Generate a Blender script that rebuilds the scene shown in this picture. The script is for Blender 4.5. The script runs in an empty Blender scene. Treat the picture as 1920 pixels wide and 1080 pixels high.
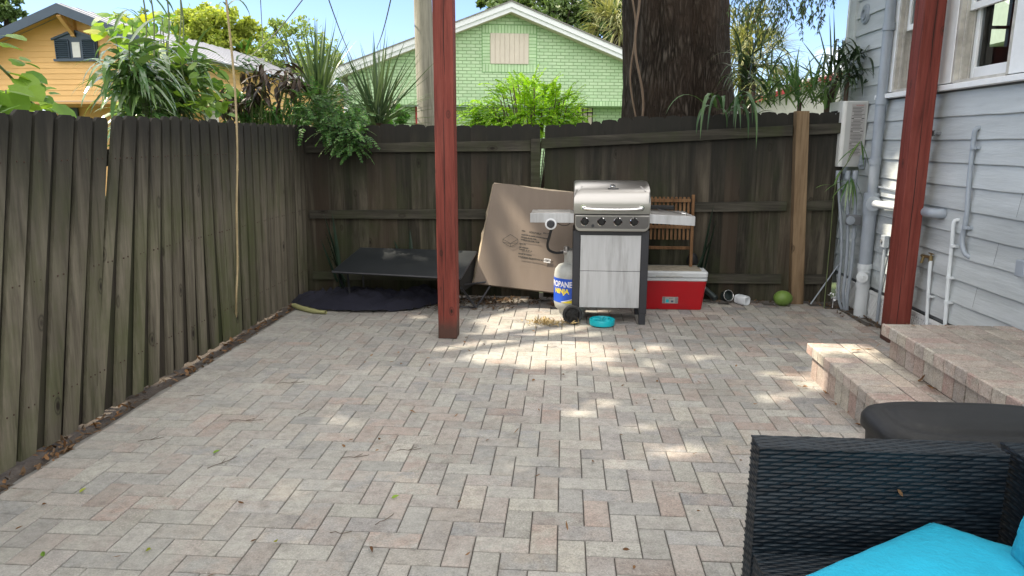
import bpy, math, random
import numpy as np
from mathutils import Vector, Matrix, noise as mnoise
R = math.radians
random.seed(7); rng = np.random.default_rng(7)
C = bpy.context.scene.collection
sc = bpy.context.scene

# ---------------------------------------------------------------- camera
F, PIT, YAW, ROLL, EYE = 1347.9, 0.200866, 0.0728746, -0.0018373, 1.45
cam = bpy.data.cameras.new('camera'); co = bpy.data.objects.new('camera', cam); C.objects.link(co)
cam.sensor_width = 36; cam.lens = F/1920*36; cam.clip_start = 0.05; cam.clip_end = 2000
co.location = (0, 0, EYE)
co.rotation_euler = (Matrix.Rotation(YAW, 3, 'Z') @ Matrix.Rotation(R(90)-PIT, 3, 'X') @ Matrix.Rotation(-ROLL, 3, 'Z')).to_euler()
sc.camera = co

# ---------------------------------------------------------------- sky, sun, exposure
SUN_EL = R(55); CLOUD = (12.6, 12.2, 11.8, 1); FILL_CLOUD_COVER = .34
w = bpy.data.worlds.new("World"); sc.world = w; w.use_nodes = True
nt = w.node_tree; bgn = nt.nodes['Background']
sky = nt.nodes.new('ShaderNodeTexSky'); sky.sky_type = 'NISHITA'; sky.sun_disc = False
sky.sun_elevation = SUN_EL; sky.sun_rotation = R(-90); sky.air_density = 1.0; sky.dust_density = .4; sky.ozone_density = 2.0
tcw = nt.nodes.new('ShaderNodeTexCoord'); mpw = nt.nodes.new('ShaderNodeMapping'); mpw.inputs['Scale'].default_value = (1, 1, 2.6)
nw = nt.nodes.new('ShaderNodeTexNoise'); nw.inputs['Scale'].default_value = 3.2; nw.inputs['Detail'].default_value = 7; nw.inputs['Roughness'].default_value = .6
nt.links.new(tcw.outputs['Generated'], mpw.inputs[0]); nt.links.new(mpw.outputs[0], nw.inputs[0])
# bright broken cloud added unseen overhead and behind the viewer as fill light, a few low cumulus to the right (+X), clear blue low in front
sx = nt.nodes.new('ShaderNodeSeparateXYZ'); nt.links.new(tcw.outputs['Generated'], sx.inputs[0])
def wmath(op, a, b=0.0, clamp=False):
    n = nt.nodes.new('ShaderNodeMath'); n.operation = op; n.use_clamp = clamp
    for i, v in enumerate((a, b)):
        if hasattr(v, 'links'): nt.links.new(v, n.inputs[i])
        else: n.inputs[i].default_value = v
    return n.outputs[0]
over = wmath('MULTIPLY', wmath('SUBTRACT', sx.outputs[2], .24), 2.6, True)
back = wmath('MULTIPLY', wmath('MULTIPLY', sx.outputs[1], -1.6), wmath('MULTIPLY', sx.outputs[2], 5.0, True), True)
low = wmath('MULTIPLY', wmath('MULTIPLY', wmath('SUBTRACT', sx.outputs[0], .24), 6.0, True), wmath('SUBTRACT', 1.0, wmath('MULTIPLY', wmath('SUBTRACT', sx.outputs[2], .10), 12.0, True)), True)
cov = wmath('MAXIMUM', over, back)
thr = wmath('ADD', wmath('MULTIPLY', cov, FILL_CLOUD_COVER), wmath('MULTIPLY', low, .10))
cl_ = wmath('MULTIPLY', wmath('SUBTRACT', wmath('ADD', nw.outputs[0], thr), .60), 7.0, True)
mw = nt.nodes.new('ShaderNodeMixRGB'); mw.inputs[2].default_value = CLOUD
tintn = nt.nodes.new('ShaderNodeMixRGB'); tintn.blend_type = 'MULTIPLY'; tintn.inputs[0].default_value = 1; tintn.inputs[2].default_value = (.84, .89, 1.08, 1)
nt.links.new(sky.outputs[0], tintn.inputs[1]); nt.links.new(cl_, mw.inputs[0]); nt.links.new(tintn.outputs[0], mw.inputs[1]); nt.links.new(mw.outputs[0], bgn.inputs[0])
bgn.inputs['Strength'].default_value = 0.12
sl = bpy.data.lights.new('sun', 'SUN'); sl.energy = 5.0; sl.angle = R(0.5); sl.color = (1, .88, .70)
so = bpy.data.objects.new('sun', sl); C.objects.link(so)
so.rotation_euler = Vector((-math.cos(SUN_EL), 0, math.sin(SUN_EL))).to_track_quat('Z', 'Y').to_euler()
sc.view_settings.view_transform = 'Standard'; sc.view_settings.look = 'None'
sc.view_settings.exposure = 1.02; sc.view_settings.gamma = 1
sc.render.engine = 'CYCLES'
sc.cycles.max_bounces = 8; sc.cycles.diffuse_bounces = 4; sc.cycles.transparent_max_bounces = 8; sc.cycles.use_denoising = True

# ---------------------------------------------------------------- pixel -> world helper (real depth given)
def _ray(px, py):
    a, b = px-960, 540-py
    cr, sr = math.cos(ROLL), math.sin(ROLL); a, b = cr*a-sr*b, sr*a+cr*b
    cp, sp = math.cos(PIT), math.sin(PIT); d = (a, F*cp+b*sp, -F*sp+b*cp)
    c, s = math.cos(YAW), math.sin(YAW)
    return Vector((c*d[0]-s*d[1], s*d[0]+c*d[1], d[2]))/F
E0 = Vector((0, 0, EYE))
def aY(px, py, y): r = _ray(px, py); return E0+r*(y/r.y)
def aX(px, py, x): r = _ray(px, py); return E0+r*(x/r.x)
def aZ(px, py, z=0): r = _ray(px, py); return E0+r*((z-EYE)/r.z)

# ---------------------------------------------------------------- materials
def new_mat(name):
    m = bpy.data.materials.new(name); m.use_nodes = True
    return m, m.node_tree, m.node_tree.nodes['Principled BSDF']
def ramp(nt, fac, stops):
    n = nt.nodes.new('ShaderNodeValToRGB'); e = n.color_ramp.elements
    while len(e) < len(stops): e.new(.5)
    for i, (p, c) in enumerate(stops):
        e[i].position = p; e[i].color = (c if len(c) == 4 else (*c, 1)) if hasattr(c, '__len__') else (c, c, c, 1)
    nt.links.new(fac, n.inputs[0]); return n.outputs[0]
def mix(nt, fac, a, b, mode='MIX'):
    n = nt.nodes.new('ShaderNodeMixRGB'); n.blend_type = mode
    for i, v in enumerate((fac, a, b)):
        if hasattr(v, 'links'): nt.links.new(v, n.inputs[i])
        else: n.inputs[i].default_value = v if not hasattr(v, '__len__') else ((*v, 1) if len(v) == 3 else v)
    return n.outputs[0]
def math_(nt, op, a, b=0.0):
    n = nt.nodes.new('ShaderNodeMath'); n.operation = op
    for i, v in enumerate((a, b)):
        if hasattr(v, 'links'): nt.links.new(v, n.inputs[i])
        else: n.inputs[i].default_value = v
    return n.outputs[0]
def coords(nt, scale=(1, 1, 1), island=False, rot=(0, 0, 0)):
    tc = nt.nodes.new('ShaderNodeTexCoord'); o = tc.outputs['Object']
    mp = nt.nodes.new('ShaderNodeMapping'); mp.inputs['Scale'].default_value = scale; mp.inputs['Rotation'].default_value = rot
    nt.links.new(o, mp.inputs[0]); o = mp.outputs[0]
    if island:
        g = nt.nodes.new('ShaderNodeNewGeometry'); sc_ = nt.nodes.new('ShaderNodeVectorMath'); sc_.operation = 'SCALE'
        cb = nt.nodes.new('ShaderNodeCombineXYZ')
        for i in range(3): nt.links.new(math_(nt, 'MULTIPLY', g.outputs['Random Per Island'], 17.3+7*i), cb.inputs[i])
        ad = nt.nodes.new('ShaderNodeVectorMath'); ad.operation = 'ADD'
        nt.links.new(o, ad.inputs[0]); nt.links.new(cb.outputs[0], ad.inputs[1]); o = ad.outputs[0]
    return o
def noise(nt, vec, scale, detail=4, rough=.6, dist=0):
    n = nt.nodes.new('ShaderNodeTexNoise'); n.inputs['Scale'].default_value = scale; n.inputs['Detail'].default_value = detail
    n.inputs['Roughness'].default_value = rough; n.inputs['Distortion'].default_value = dist; nt.links.new(vec, n.inputs[0]); return n.outputs[0]
def bump(nt, bs, h, strength=.4, dist=.01):
    b = nt.nodes.new('ShaderNodeBump'); b.inputs['Strength'].default_value = strength; b.inputs['Distance'].default_value = dist
    nt.links.new(h, b.inputs['Height']); nt.links.new(b.outputs[0], bs.inputs['Normal'])
def island(nt): return nt.nodes.new('ShaderNodeNewGeometry').outputs['Random Per Island']

def plain(name, col, rough=.6, metal=0, var=.25, scale=8, stretch=(1, 1, 1), bmp=.15, dirt=None, dirt_amt=.35, isl=0.0, spec=None, bd=.004):
    m, nt, bs = new_mat(name); v = coords(nt, stretch)
    n1 = noise(nt, v, scale, 5)
    c = ramp(nt, n1, [(.25, tuple(x*(1-var) for x in col)), (.75, tuple(min(1, x*(1+var*.6)) for x in col))])
    if dirt:
        n2 = noise(nt, coords(nt, stretch), scale*.45, 8, .7)
        c = mix(nt, ramp(nt, n2, [(.5, 0.0), (.72, dirt_amt)]), c, dirt)
    if isl: c = mix(nt, 1.0, c, ramp(nt, island(nt), [(0, 1-isl), (1, 1.0)]), 'MULTIPLY')
    nt.links.new(c, bs.inputs['Base Color']); bs.inputs['Roughness'].default_value = rough; bs.inputs['Metallic'].default_value = metal
    if spec is not None: bs.inputs['Specular IOR Level'].default_value = spec
    if bmp: bump(nt, bs, noise(nt, coords(nt, stretch), scale*6, 5), bmp, bd)
    return m

def wood(name, stops, grain='z', gs=26, rough=.85, isl=.4, algae=None, top=None, spot=None, knots=True, redbits=None, bmp=.5, streak=.55, ks=4.2, kr=1.0, foot=0):
    m, nt, bs = new_mat(name)
    st = {'z': (1, 1, .05), 'x': (.05, 1, 1), 'y': (1, .05, 1)}[grain]
    v = coords(nt, st, True)
    g = noise(nt, v, gs, 7, .68, .6)
    c = ramp(nt, g, stops)
    fine = noise(nt, v, gs*4, 3, .7)
    c = mix(nt, .7, c, ramp(nt, fine, [(.3, .62), (.62, 1.0)]), 'MULTIPLY')
    stk = noise(nt, coords(nt, {'z': (1, 1, .16), 'x': (.16, 1, 1), 'y': (1, .16, 1)}[grain], True), 7, 5, .65)
    c = mix(nt, ramp(nt, stk, [(.5, 0.0), (.72, streak)]), c, tuple(min(1, q*1.15) for q in stops[-1][1]))
    if redbits: c = mix(nt, ramp(nt, island(nt), [(.45, 0.0), (.9, .8)]), c, redbits, 'MIX')
    c = mix(nt, 1.0, c, ramp(nt, island(nt), [(0, 1-isl), (.3, 1-isl*.4), (.7, 1.0), (1, 1-isl*.6)]), 'MULTIPLY')
    tc = nt.nodes.new('ShaderNodeTexCoord')
    if algae:
        big = noise(nt, coords(nt, (1, 1, .5)), 1.7, 6, .7)
        c = mix(nt, ramp(nt, big, [(.46, 0.0), (.66, .75)]), c, algae)
    if top:
        s = nt.nodes.new('ShaderNodeSeparateXYZ'); nt.links.new(tc.outputs['Object'], s.inputs[0])
        a = math_(nt, 'ADD', s.outputs[2], math_(nt, 'MULTIPLY', noise(nt, coords(nt, (1, 1, .12)), 14, 4), .55))
        c = mix(nt, ramp(nt, math_(nt, 'DIVIDE', a, 2.0), [((top-.3)/2, 0.0), ((top+.33)/2, .9)]), c, (.018, .018, .016))
    if knots:
        vo = nt.nodes.new('ShaderNodeTexVoronoi'); vo.inputs['Scale'].default_value = ks
        sk = {'z': (1, 1, .55), 'x': (.55, 1, 1), 'y': (1, .55, 1)}[grain]
        nt.links.new(coords(nt, sk, True), vo.inputs[0])
        c = mix(nt, ramp(nt, vo.outputs['Distance'], [(.035*kr, .95), (.06*kr, .5), (.075*kr, .15), (.10*kr, .55), (.125*kr, 0.0)]), c, (.012, .009, .007))
    if foot:
        s = nt.nodes.new('ShaderNodeSeparateXYZ'); nt.links.new(tc.outputs['Object'], s.inputs[0])
        a = math_(nt, 'ADD', s.outputs[2], math_(nt, 'MULTIPLY', noise(nt, coords(nt), 12, 4), -foot*1.5))
        c = mix(nt, ramp(nt, a, [(0.0, .75), (foot, 0.0)]), c, (.05, .04, .032))
    nt.links.new(c, bs.inputs['Base Color']); bs.inputs['Roughness'].default_value = rough; bs.inputs['Specular IOR Level'].default_value = .25
    bump(nt, bs, math_(nt, 'ADD', g, math_(nt, 'MULTIPLY', fine, .5)), bmp, .006)
    return m

def leafmat(name, c1, c2, trans=.35, rough=.45, c3=None, spec=.4, tmul=1.6):
    m, nt, bs = new_mat(name)
    st = [(0, c1), (1, c2)] if c3 is None else [(0, c1), (.8, c2), (1, c3)]
    c = ramp(nt, island(nt), st)
    c = mix(nt, .5, c, ramp(nt, noise(nt, coords(nt), 9, 3), [(.3, .65), (.7, 1.0)]), 'MULTIPLY')
    nt.links.new(c, bs.inputs['Base Color']); bs.inputs['Roughness'].default_value = rough; bs.inputs['Specular IOR Level'].default_value = spec
    tr = nt.nodes.new('ShaderNodeBsdfTranslucent')
    tint = mix(nt, 1.0, c, (min(1, tmul*1.15), min(1, tmul*1.25), .5, 1), 'MULTIPLY')
    nt.links.new(tint, tr.inputs[0])
    ms = nt.nodes.new('ShaderNodeMixShader'); ms.inputs[0].default_value = trans
    nt.links.new(bs.outputs[0], ms.inputs[1]); nt.links.new(tr.outputs[0], ms.inputs[2])
    nt.links.new(ms.outputs[0], nt.nodes['Material Output'].inputs[0])
    return m

def paver(name, palette, dust=.35, isl_off=0.0):
    m, nt, bs = new_mat(name)
    i = island(nt)
    c = ramp(nt, i, palette)
    i2 = math_(nt, 'FRACT', math_(nt, 'MULTIPLY', i, 37.7))
    c2 = ramp(nt, i2, [(p, q) for p, q in palette])
    blot = noise(nt, coords(nt, (1, 1, 1), True), 9, 4, .65)
    c = mix(nt, ramp(nt, blot, [(.42, 0.0), (.62, 1.0)]), c, c2)
    c = mix(nt, 1.0, c, ramp(nt, math_(nt, 'FRACT', math_(nt, 'MULTIPLY', i, 91.3)), [(0, .78), (1, 1.08)]), 'MULTIPLY')
    gr = noise(nt, coords(nt), 120, 4, .85)
    c = mix(nt, .9, c, ramp(nt, gr, [(.34, .5), (.5, .97), (.66, 1.35)]), 'MULTIPLY')
    c = mix(nt, ramp(nt, noise(nt, coords(nt), 230, 1, .5), [(.70, 0.0), (.74, .8)]), c, (.62, .61, .58))
    st = noise(nt, coords(nt), 2.2, 7, .7)
    sxp = nt.nodes.new('ShaderNodeSeparateXYZ'); nt.links.new(coords(nt), sxp.inputs[0])
    c = mix(nt, ramp(nt, math_(nt, 'ADD', st, math_(nt, 'MULTIPLY', sxp.outputs[0], -.06)), [(.36, .03), (.74, dust*2.0)]), c, (.345, .345, .325))
    mo = noise(nt, coords(nt, (1, 1, 1), True), 26, 5, .7)
    c = mix(nt, .75, c, ramp(nt, mo, [(.32, .72), (.5, 1.0), (.68, 1.16)]), 'MULTIPLY')
    dk = noise(nt, coords(nt), 5.5, 8, .75)
    c = mix(nt, ramp(nt, dk, [(.56, 0.0), (.74, .5)]), c, (.11, .095, .08))
    big = noise(nt, coords(nt), .9, 5, .6)
    c = mix(nt, 1.0, c, ramp(nt, big, [(.35, .86), (.62, 1.04)]), 'MULTIPLY')
    nt.links.new(c, bs.inputs['Base Color']); bs.inputs['Roughness'].default_value = .85; bs.inputs['Specular IOR Level'].default_value = .3
    bump(nt, bs, gr, .55, .004)
    return m

PAL = [(0, (.385, .375, .33)), (.14, (.345, .337, .31)), (.27, (.345, .305, .275)), (.38, (.29, .285, .28)), (.5, (.39, .378, .335)), (.6, (.325, .28, .252)), (.7, (.225, .23, .24)), (.8, (.375, .36, .31)), (.9, (.34, .255, .22)), (1, (.315, .303, .28))]
M = {}
M['paver'] = paver('weathered_pavers', PAL)
M['paver_step'] = paver('step_pavers', [(0, (.47, .44, .37)), (.2, (.41, .36, .31)), (.35, (.38, .27, .235)), (.5, (.48, .45, .37)), (.62, (.31, .27, .25)), (.78, (.42, .33, .285)), (.9, (.37, .345, .32)), (1, (.45, .41, .34))], .12)
M['paver_tread'] = paver('step_tread_pavers', [(0, (.30, .275, .24)), (.3, (.39, .35, .295)), (.5, (.32, .275, .24)), (.8, (.31, .23, .20)), (1, (.40, .36, .31))], .12)
M['sand'] = plain('joint_sand', (.075, .068, .06), .95, var=.4, scale=40, bmp=.6)
M['pale_joint'] = plain('pale_jointing', (.30, .27, .22), .95, var=.3, scale=40, bmp=.5)
M['dirt'] = plain('dirt', (.07, .055, .042), .95, var=.5, scale=12, bmp=.8, dirt=(.16, .14, .12), dirt_amt=.6, bd=.02)
M['grassy'] = plain('far_ground', (.06, .09, .03), .95, var=.5, scale=2, bmp=.5)
M['concrete'] = plain('concrete_edging', (.24, .23, .21), .9, var=.3, scale=20, bmp=.5, dirt=(.07, .06, .05))
M['fence'] = wood('weathered_fence_boards', [(.3, (.064, .057, .043)), (.5, (.16, .143, .108)), (.72, (.235, .215, .165))], 'z', 15, algae=(.075, .09, .034), top=1.46, isl=.4, bmp=.35, ks=5.5, kr=1.25)
M['fence_gap_shade'] = wood('gap_shade_fence_boards', [(.3, (.02, .018, .014)), (.5, (.045, .038, .03)), (.75, (.075, .066, .05))], 'z', 15, algae=(.035, .045, .016), top=1.46, isl=.4, knots=False)  # recessed boards: shade between the pickets put into a darker wood colour
M['fence_b'] = wood('dark_fence_boards', [(.3, (.014, .013, .010)), (.5, (.058, .052, .038)), (.75, (.145, .128, .097))], 'z', 14, algae=(.032, .042, .016), top=1.50, isl=.6, redbits=(.055, .040, .028), streak=.75, ks=5, kr=1.1)
M['rail'] = wood('dark_fence_rails', [(.3, (.018, .018, .014)), (.5, (.045, .042, .033)), (.75, (.10, .092, .075))], 'x', 22, algae=(.04, .05, .02), isl=.2)
M['newpost'] = wood('brown_fence_post', [(.3, (.10, .066, .036)), (.5, (.19, .13, .075)), (.75, (.27, .195, .12))], 'z', 16, isl=.1)
M['redwood'] = wood('red_stained_wood', [(.3, (.06, .014, .010)), (.45, (.17, .036, .026)), (.62, (.21, .048, .035)), (.8, (.28, .085, .065))], 'z', 17, rough=.65, isl=.05, knots=True, bmp=.8, streak=.3, ks=6.5, kr=1.1, foot=.10)
M['pole'] = wood('grey_pole_wood', [(.3, (.12, .11, .09)), (.5, (.24, .225, .185)), (.75, (.33, .31, .26))], 'z', 14, isl=.05, knots=False)
M['teak'] = wood('oiled_slats', [(.3, (.11, .055, .025)), (.6, (.22, .12, .058)), (.8, (.28, .17, .09))], 'z', 30, isl=.3, knots=False)
M['siding'] = plain('grey_blue_painted_siding', (.50, .54, .548), .6, var=.16, scale=3, stretch=(1, .3, 3), bmp=.9, dirt=(.25, .275, .28), dirt_amt=.6, isl=.10, bd=.004)
M['trim'] = plain('white_window_trim', (.84, .86, .86), .5, var=.05, scale=5, bmp=.3, dirt=(.45, .44, .41), dirt_amt=.3)
M['jamb'] = plain('grimy_jamb_paint', (.50, .48, .43), .7, var=.3, scale=12, bmp=.3, dirt=(.16, .14, .12), dirt_amt=.5)
M['pipe_grey'] = plain('grey_painted_pipe', (.30, .34, .385), .45, var=.1, scale=6, bmp=.15, dirt=(.2, .22, .24))
M['pipe_white'] = plain('white_plastic_pipe', (.62, .66, .68), .35, var=.06, scale=8, bmp=.05, dirt=(.35, .36, .36))
M['lattice'] = plain('white_lattice', (.68, .70, .70), .5, var=.06, scale=10, bmp=.05, dirt=(.35, .33, .28))
M['black'] = plain('black_paint', (.022, .024, .03), .45, var=.2, scale=10, bmp=.05)
M['blackplastic'] = plain('black_moulded_plastic', (.011, .012, .013), .5, var=.25, scale=90, bmp=.35, dirt=(.07, .067, .06), dirt_amt=.15, bd=.002, spec=.3)
M['dark'] = plain('dark_void', (.008, .008, .008), .9, var=.1, bmp=0)
M['steel'] = plain('brushed_steel', (.36, .35, .335), .30, 1, var=.07, scale=6, stretch=(.1, 6, 6), bmp=.05, dirt=(.25, .20, .15), dirt_amt=.3, bd=.001)
M['steel_dull'] = plain('dull_steel_shelf', (.46, .45, .44), .45, .8, var=.15, scale=8, bmp=.1, dirt=(.2, .17, .14), dirt_amt=.5)
M['panel_dark'] = plain('dark_control_panel', (.16, .155, .155), .32, .85, var=.15, scale=9, bmp=.05)
M['chrome'] = plain('chrome', (.7, .7, .7), .12, 1, var=.05, bmp=0)
M['door'] = plain('streaked_white_cabinet_doors', (.46, .475, .49), .5, .15, var=.16, scale=3.2, stretch=(5, 5, .5), bmp=.1, dirt=(.17, .165, .16), dirt_amt=.75)
M['rubber'] = plain('black_rubber', (.018, .019, .021), .8, var=.2, bmp=.2)
M['card'] = plain('brown_cardboard', (.175, .142, .115), .9, var=.08, scale=4, stretch=(4, 1, .6), bmp=.15, dirt=(.17, .13, .10), dirt_amt=.4)
M['card_edge'] = plain('torn_cardboard_edge', (.46, .38, .28), .9, var=.25, scale=30, bmp=.5)
M['ink'] = plain('black_ink', (.03, .028, .026), .8, var=.1, bmp=0)
M['paper'] = plain('white_sticker', (.65, .65, .65), .6, var=.1, bmp=0)
M['tank'] = plain('grey_white_tank_paint', (.40, .42, .41), .45, var=.12, scale=12, bmp=.1, dirt=(.2, .19, .16), dirt_amt=.5)
M['blue'] = plain('blue_wrap', (.02, .085, .50), .4, var=.1, bmp=0)
M['yellow'] = plain('yellow_print', (.75, .62, .03), .45, var=.1, bmp=0)
M['whiteink'] = plain('white_print', (.75, .76, .78), .45, var=.05, bmp=0)
M['red'] = plain('red_cooler_plastic', (.40, .006, .012), .4, var=.08, scale=5, bmp=.05, dirt=(.25, .02, .02), dirt_amt=.4, spec=.4)
M['coolerwhite'] = plain('white_cooler_plastic', (.55, .58, .60), .4, var=.08, scale=8, bmp=.05, dirt=(.35, .33, .28), dirt_amt=.3)
M['coolertop'] = plain('grimy_cooler_top', (.30, .27, .21), .7, var=.35, scale=16, bmp=.2, dirt=(.07, .055, .04), dirt_amt=.8)
M['teal'] = plain('turquoise_plastic', (.005, .42, .50), .4, var=.06, bmp=.03)
M['tealcloth'] = plain('turquoise_cushion_cloth', (.006, .33, .50), .9, var=.16, scale=7, bmp=.6, bd=.012, dirt=(.03, .30, .42), dirt_amt=.5)
M['tealpipe'] = plain('turquoise_piping', (.012, .37, .53), .85, var=.1, bmp=.2)
M['navy'] = plain('navy_cloth', (.010, .011, .023), .92, var=.3, scale=9, bmp=.6)
M['cot'] = plain('dark_fabric_panel', (.010, .013, .016), .5, var=.2, scale=5, bmp=.1, dirt=(.05, .055, .055), dirt_amt=.35)
M['olive'] = plain('olive_rolled_edge', (.30, .30, .14), .8, var=.2, bmp=.2)
M['heater'] = plain('cream_white_enamel', (.60, .61, .59), .35, var=.05, bmp=0, dirt=(.42, .42, .38))
M['heater_side'] = plain('grey_white_enamel', (.42, .43, .42), .4, var=.06, bmp=0)
M['labelgrey'] = plain('printed_label', (.36, .35, .34), .6, var=.08, bmp=0)
M['redink'] = plain('red_ink', (.4, .05, .03), .7, bmp=0)
M['metergrey'] = plain('grey_meter_box', (.16, .17, .18), .6, var=.15, bmp=.1)
M['brass'] = plain('old_brass', (.25, .19, .09), .45, .8, var=.3, bmp=.2)
M['coconut'] = plain('green_husk', (.13, .22, .04), .5, var=.25, scale=6, bmp=.15, dirt=(.2, .3, .08))
M['jar'] = plain('milky_plastic', (.62, .66, .70), .35, var=.06, bmp=.02)
M['dgreen'] = plain('dark_green_tin', (.04, .055, .055), .4, .3, var=.2, bmp=.1)
M['orange'] = plain('orange_painted_boards', (.74, .45, .18), .65, var=.07, scale=2, bmp=.1, isl=.08)
M['bluegrey'] = plain('slate_blue_trim', (.05, .075, .115), .55, var=.12, scale=4, bmp=.1)
M['soffit'] = plain('orange_soffit', (.55, .31, .12), .7, var=.08, bmp=.1)
M['tin'] = plain('galvanised_roof', (.30, .31, .34), .55, .1, var=.12, scale=2, bmp=.1, dirt=(.3, .3, .33))
M['whitefascia'] = plain('white_fascia', (.72, .75, .78), .5, var=.05, bmp=.05)
M['ventpanel'] = plain('cream_vent_panel', (.60, .54, .47), .7, var=.06, scale=4, bmp=.1)
M['shingle'] = plain('grey_shingles', (.22, .215, .21), .9, var=.3, scale=18, bmp=.5)
M['redtrim'] = plain('red_trim', (.42, .04, .05), .6, bmp=.1)
M['greyhouse'] = plain('pale_grey_render', (.5, .5, .48), .8, var=.1, bmp=.1)
M['cable'] = plain('grey_cable', (.12, .12, .12), .7, bmp=0)
M['liana'] = plain('brown_vine_stem', (.16, .11, .075), .8, var=.3, scale=12, bmp=.3)
M['cane'] = plain('dry_cane', (.38, .30, .17), .6, var=.3, scale=12, bmp=.2)
M['stem'] = plain('green_stem', (.10, .13, .045), .6, var=.3, scale=12, bmp=.2)
M['rust'] = plain('rusty_nail_heads', (.05, .028, .018), .8, bmp=0)
M['twig'] = plain('dry_twigs', (.09, .06, .04), .8, var=.4, scale=20, bmp=.2)
# bark
m, nt, bs = new_mat('oak_bark')
v = coords(nt, (1, 1, .16)); vo = nt.nodes.new('ShaderNodeTexVoronoi'); vo.inputs['Scale'].default_value = 22; vo.feature = 'DISTANCE_TO_EDGE'
ds = nt.nodes.new('ShaderNodeVectorMath'); ds.operation = 'ADD'
nz = nt.nodes.new('ShaderNodeTexNoise'); nz.inputs['Scale'].default_value = 9; nz.inputs['Detail'].default_value = 5; nt.links.new(v, nz.inputs[0])
sv = nt.nodes.new('ShaderNodeVectorMath'); sv.operation = 'SCALE'; sv.inputs['Scale'].default_value = .22; nt.links.new(nz.outputs['Color'], sv.inputs[0])
nt.links.new(v, ds.inputs[0]); nt.links.new(sv.outputs[0], ds.inputs[1]); nt.links.new(ds.outputs[0], vo.inputs[0])
h = math_(nt, 'ADD', vo.outputs['Distance'], math_(nt, 'MULTIPLY', noise(nt, v, 30, 6, .7), .5))
c = ramp(nt, h, [(.15, (.005, .0035, .003)), (.38, (.03, .024, .019)), (.66, (.095, .08, .066))])
c = mix(nt, ramp(nt, noise(nt, coords(nt), 1.6, 5), [(.42, .0), (.62, .7)]), c, (.042, .03, .023))
nt.links.new(c, bs.inputs['Base Color']); bs.inputs['Roughness'].default_value = .95; bs.inputs['Specular IOR Level'].default_value = .1
bump(nt, bs, h, 1.0, .05); M['bark'] = m
# painted brick of the green house
m, nt, bs = new_mat('mint_painted_brick')
v = coords(nt, (1, 1, 1), rot=(R(90), 0, 0)); bt = nt.nodes.new('ShaderNodeTexBrick'); nt.links.new(v, bt.inputs[0])
bt.inputs['Scale'].default_value = 1; bt.inputs['Brick Width'].default_value = .205; bt.inputs['Row Height'].default_value = .0755
bt.inputs['Mortar Size'].default_value = .009; bt.inputs['Mortar Smooth'].default_value = .3
bt.inputs['Color1'].default_value = (.46, .66, .40, 1); bt.inputs['Color2'].default_value = (.54, .72, .47, 1); bt.inputs['Mortar'].default_value = (.26, .40, .21, 1)
c = mix(nt, .8, bt.outputs[0], ramp(nt, noise(nt, coords(nt), 1.1, 7, .7), [(.3, .74), (.7, 1.0)]), 'MULTIPLY')
nt.links.new(c, bs.inputs['Base Color']); bs.inputs['Roughness'].default_value = .7
bump(nt, bs, math_(nt, 'SUBTRACT', 1.0, bt.outputs['Fac']), .8, .01); M['mint'] = m
M['mintplain'] = plain('mint_brick_course', (.49, .68, .42), .7, var=.15, scale=6, bmp=.1, isl=.15)
M['mortar'] = plain('mint_mortar', (.17, .34, .14), .8, var=.1, bmp=.1)
# glass
m, nt, bs = new_mat('window_glass')
bs.inputs['Base Color'].default_value = (.9, .95, .95, 1); bs.inputs['Roughness'].default_value = .02
tr = nt.nodes.new('ShaderNodeBsdfTransparent'); tr.inputs[0].default_value = (.75, .8, .8, 1); gl = nt.nodes.new('ShaderNodeBsdfGlossy'); gl.inputs['Roughness'].default_value = .02
fr = nt.nodes.new('ShaderNodeFresnel'); fr.inputs[0].default_value = 1.45; ms = nt.nodes.new('ShaderNodeMixShader')
nt.links.new(math_(nt, 'ADD', fr.outputs[0], .01), ms.inputs[0]); nt.links.new(tr.outputs[0], ms.inputs[1]); nt.links.new(gl.outputs[0], ms.inputs[2])
nt.links.new(ms.outputs[0], nt.nodes['Material Output'].inputs[0]); M['glass'] = m
M['interior'] = plain('dim_interior', (.10, .11, .115), .8, var=.1, bmp=0)
M['paleboard'] = plain('pale_green_neighbour', (.35, .42, .34), .8, var=.1, bmp=0)
# leaves
M['lf_oak'] = leafmat('oak_leaves', (.05, .095, .025), (.10, .16, .05), .3)
M['lf_far'] = leafmat('far_tree_leaves', (.05, .10, .03), (.13, .20, .06), .3)
M['lf_yellow'] = leafmat('yellow_green_leaves', (.24, .33, .05), (.46, .52, .09), .45)
M['lf_sparse'] = leafmat('young_tree_leaves', (.13, .22, .05), (.30, .38, .10), .4)
M['lf_round'] = leafmat('round_leaves', (.13, .28, .05), (.28, .44, .07), .5, c3=(.45, .45, .05))
M['lf_bamboo'] = leafmat('glossy_strap_leaves', (.06, .15, .045), (.19, .30, .10), .3, .22, spec=.9)
M['lf_strap'] = leafmat('dark_green_straps', (.03, .075, .03), (.08, .15, .055), .25, .4, spec=.35)
M['lf_yucca'] = leafmat('blue_green_blades', (.05, .095, .045), (.13, .19, .085), .2, .4)
M['lf_fern'] = leafmat('bright_pinnate_leaves', (.20, .44, .02), (.36, .62, .03), .5)
M['lf_vine'] = leafmat('dark_vine_leaves', (.035, .11, .035), (.10, .24, .05), .35)
M['lf_purple'] = leafmat('purple_brown_leaves', (.03, .024, .022), (.075, .05, .035), .2, .35)
M['lf_green'] = leafmat('mid_green_leaves', (.04, .13, .03), (.11, .26, .05), .35, .35)
M['lf_dark'] = leafmat('blackish_green_blades', (.018, .04, .018), (.05, .09, .035), .2, .35, spec=.6)  # blackish green leaf colour
M['lf_palm'] = leafmat('palm_fronds', (.14, .18, .06), (.34, .33, .15), .3)
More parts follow.
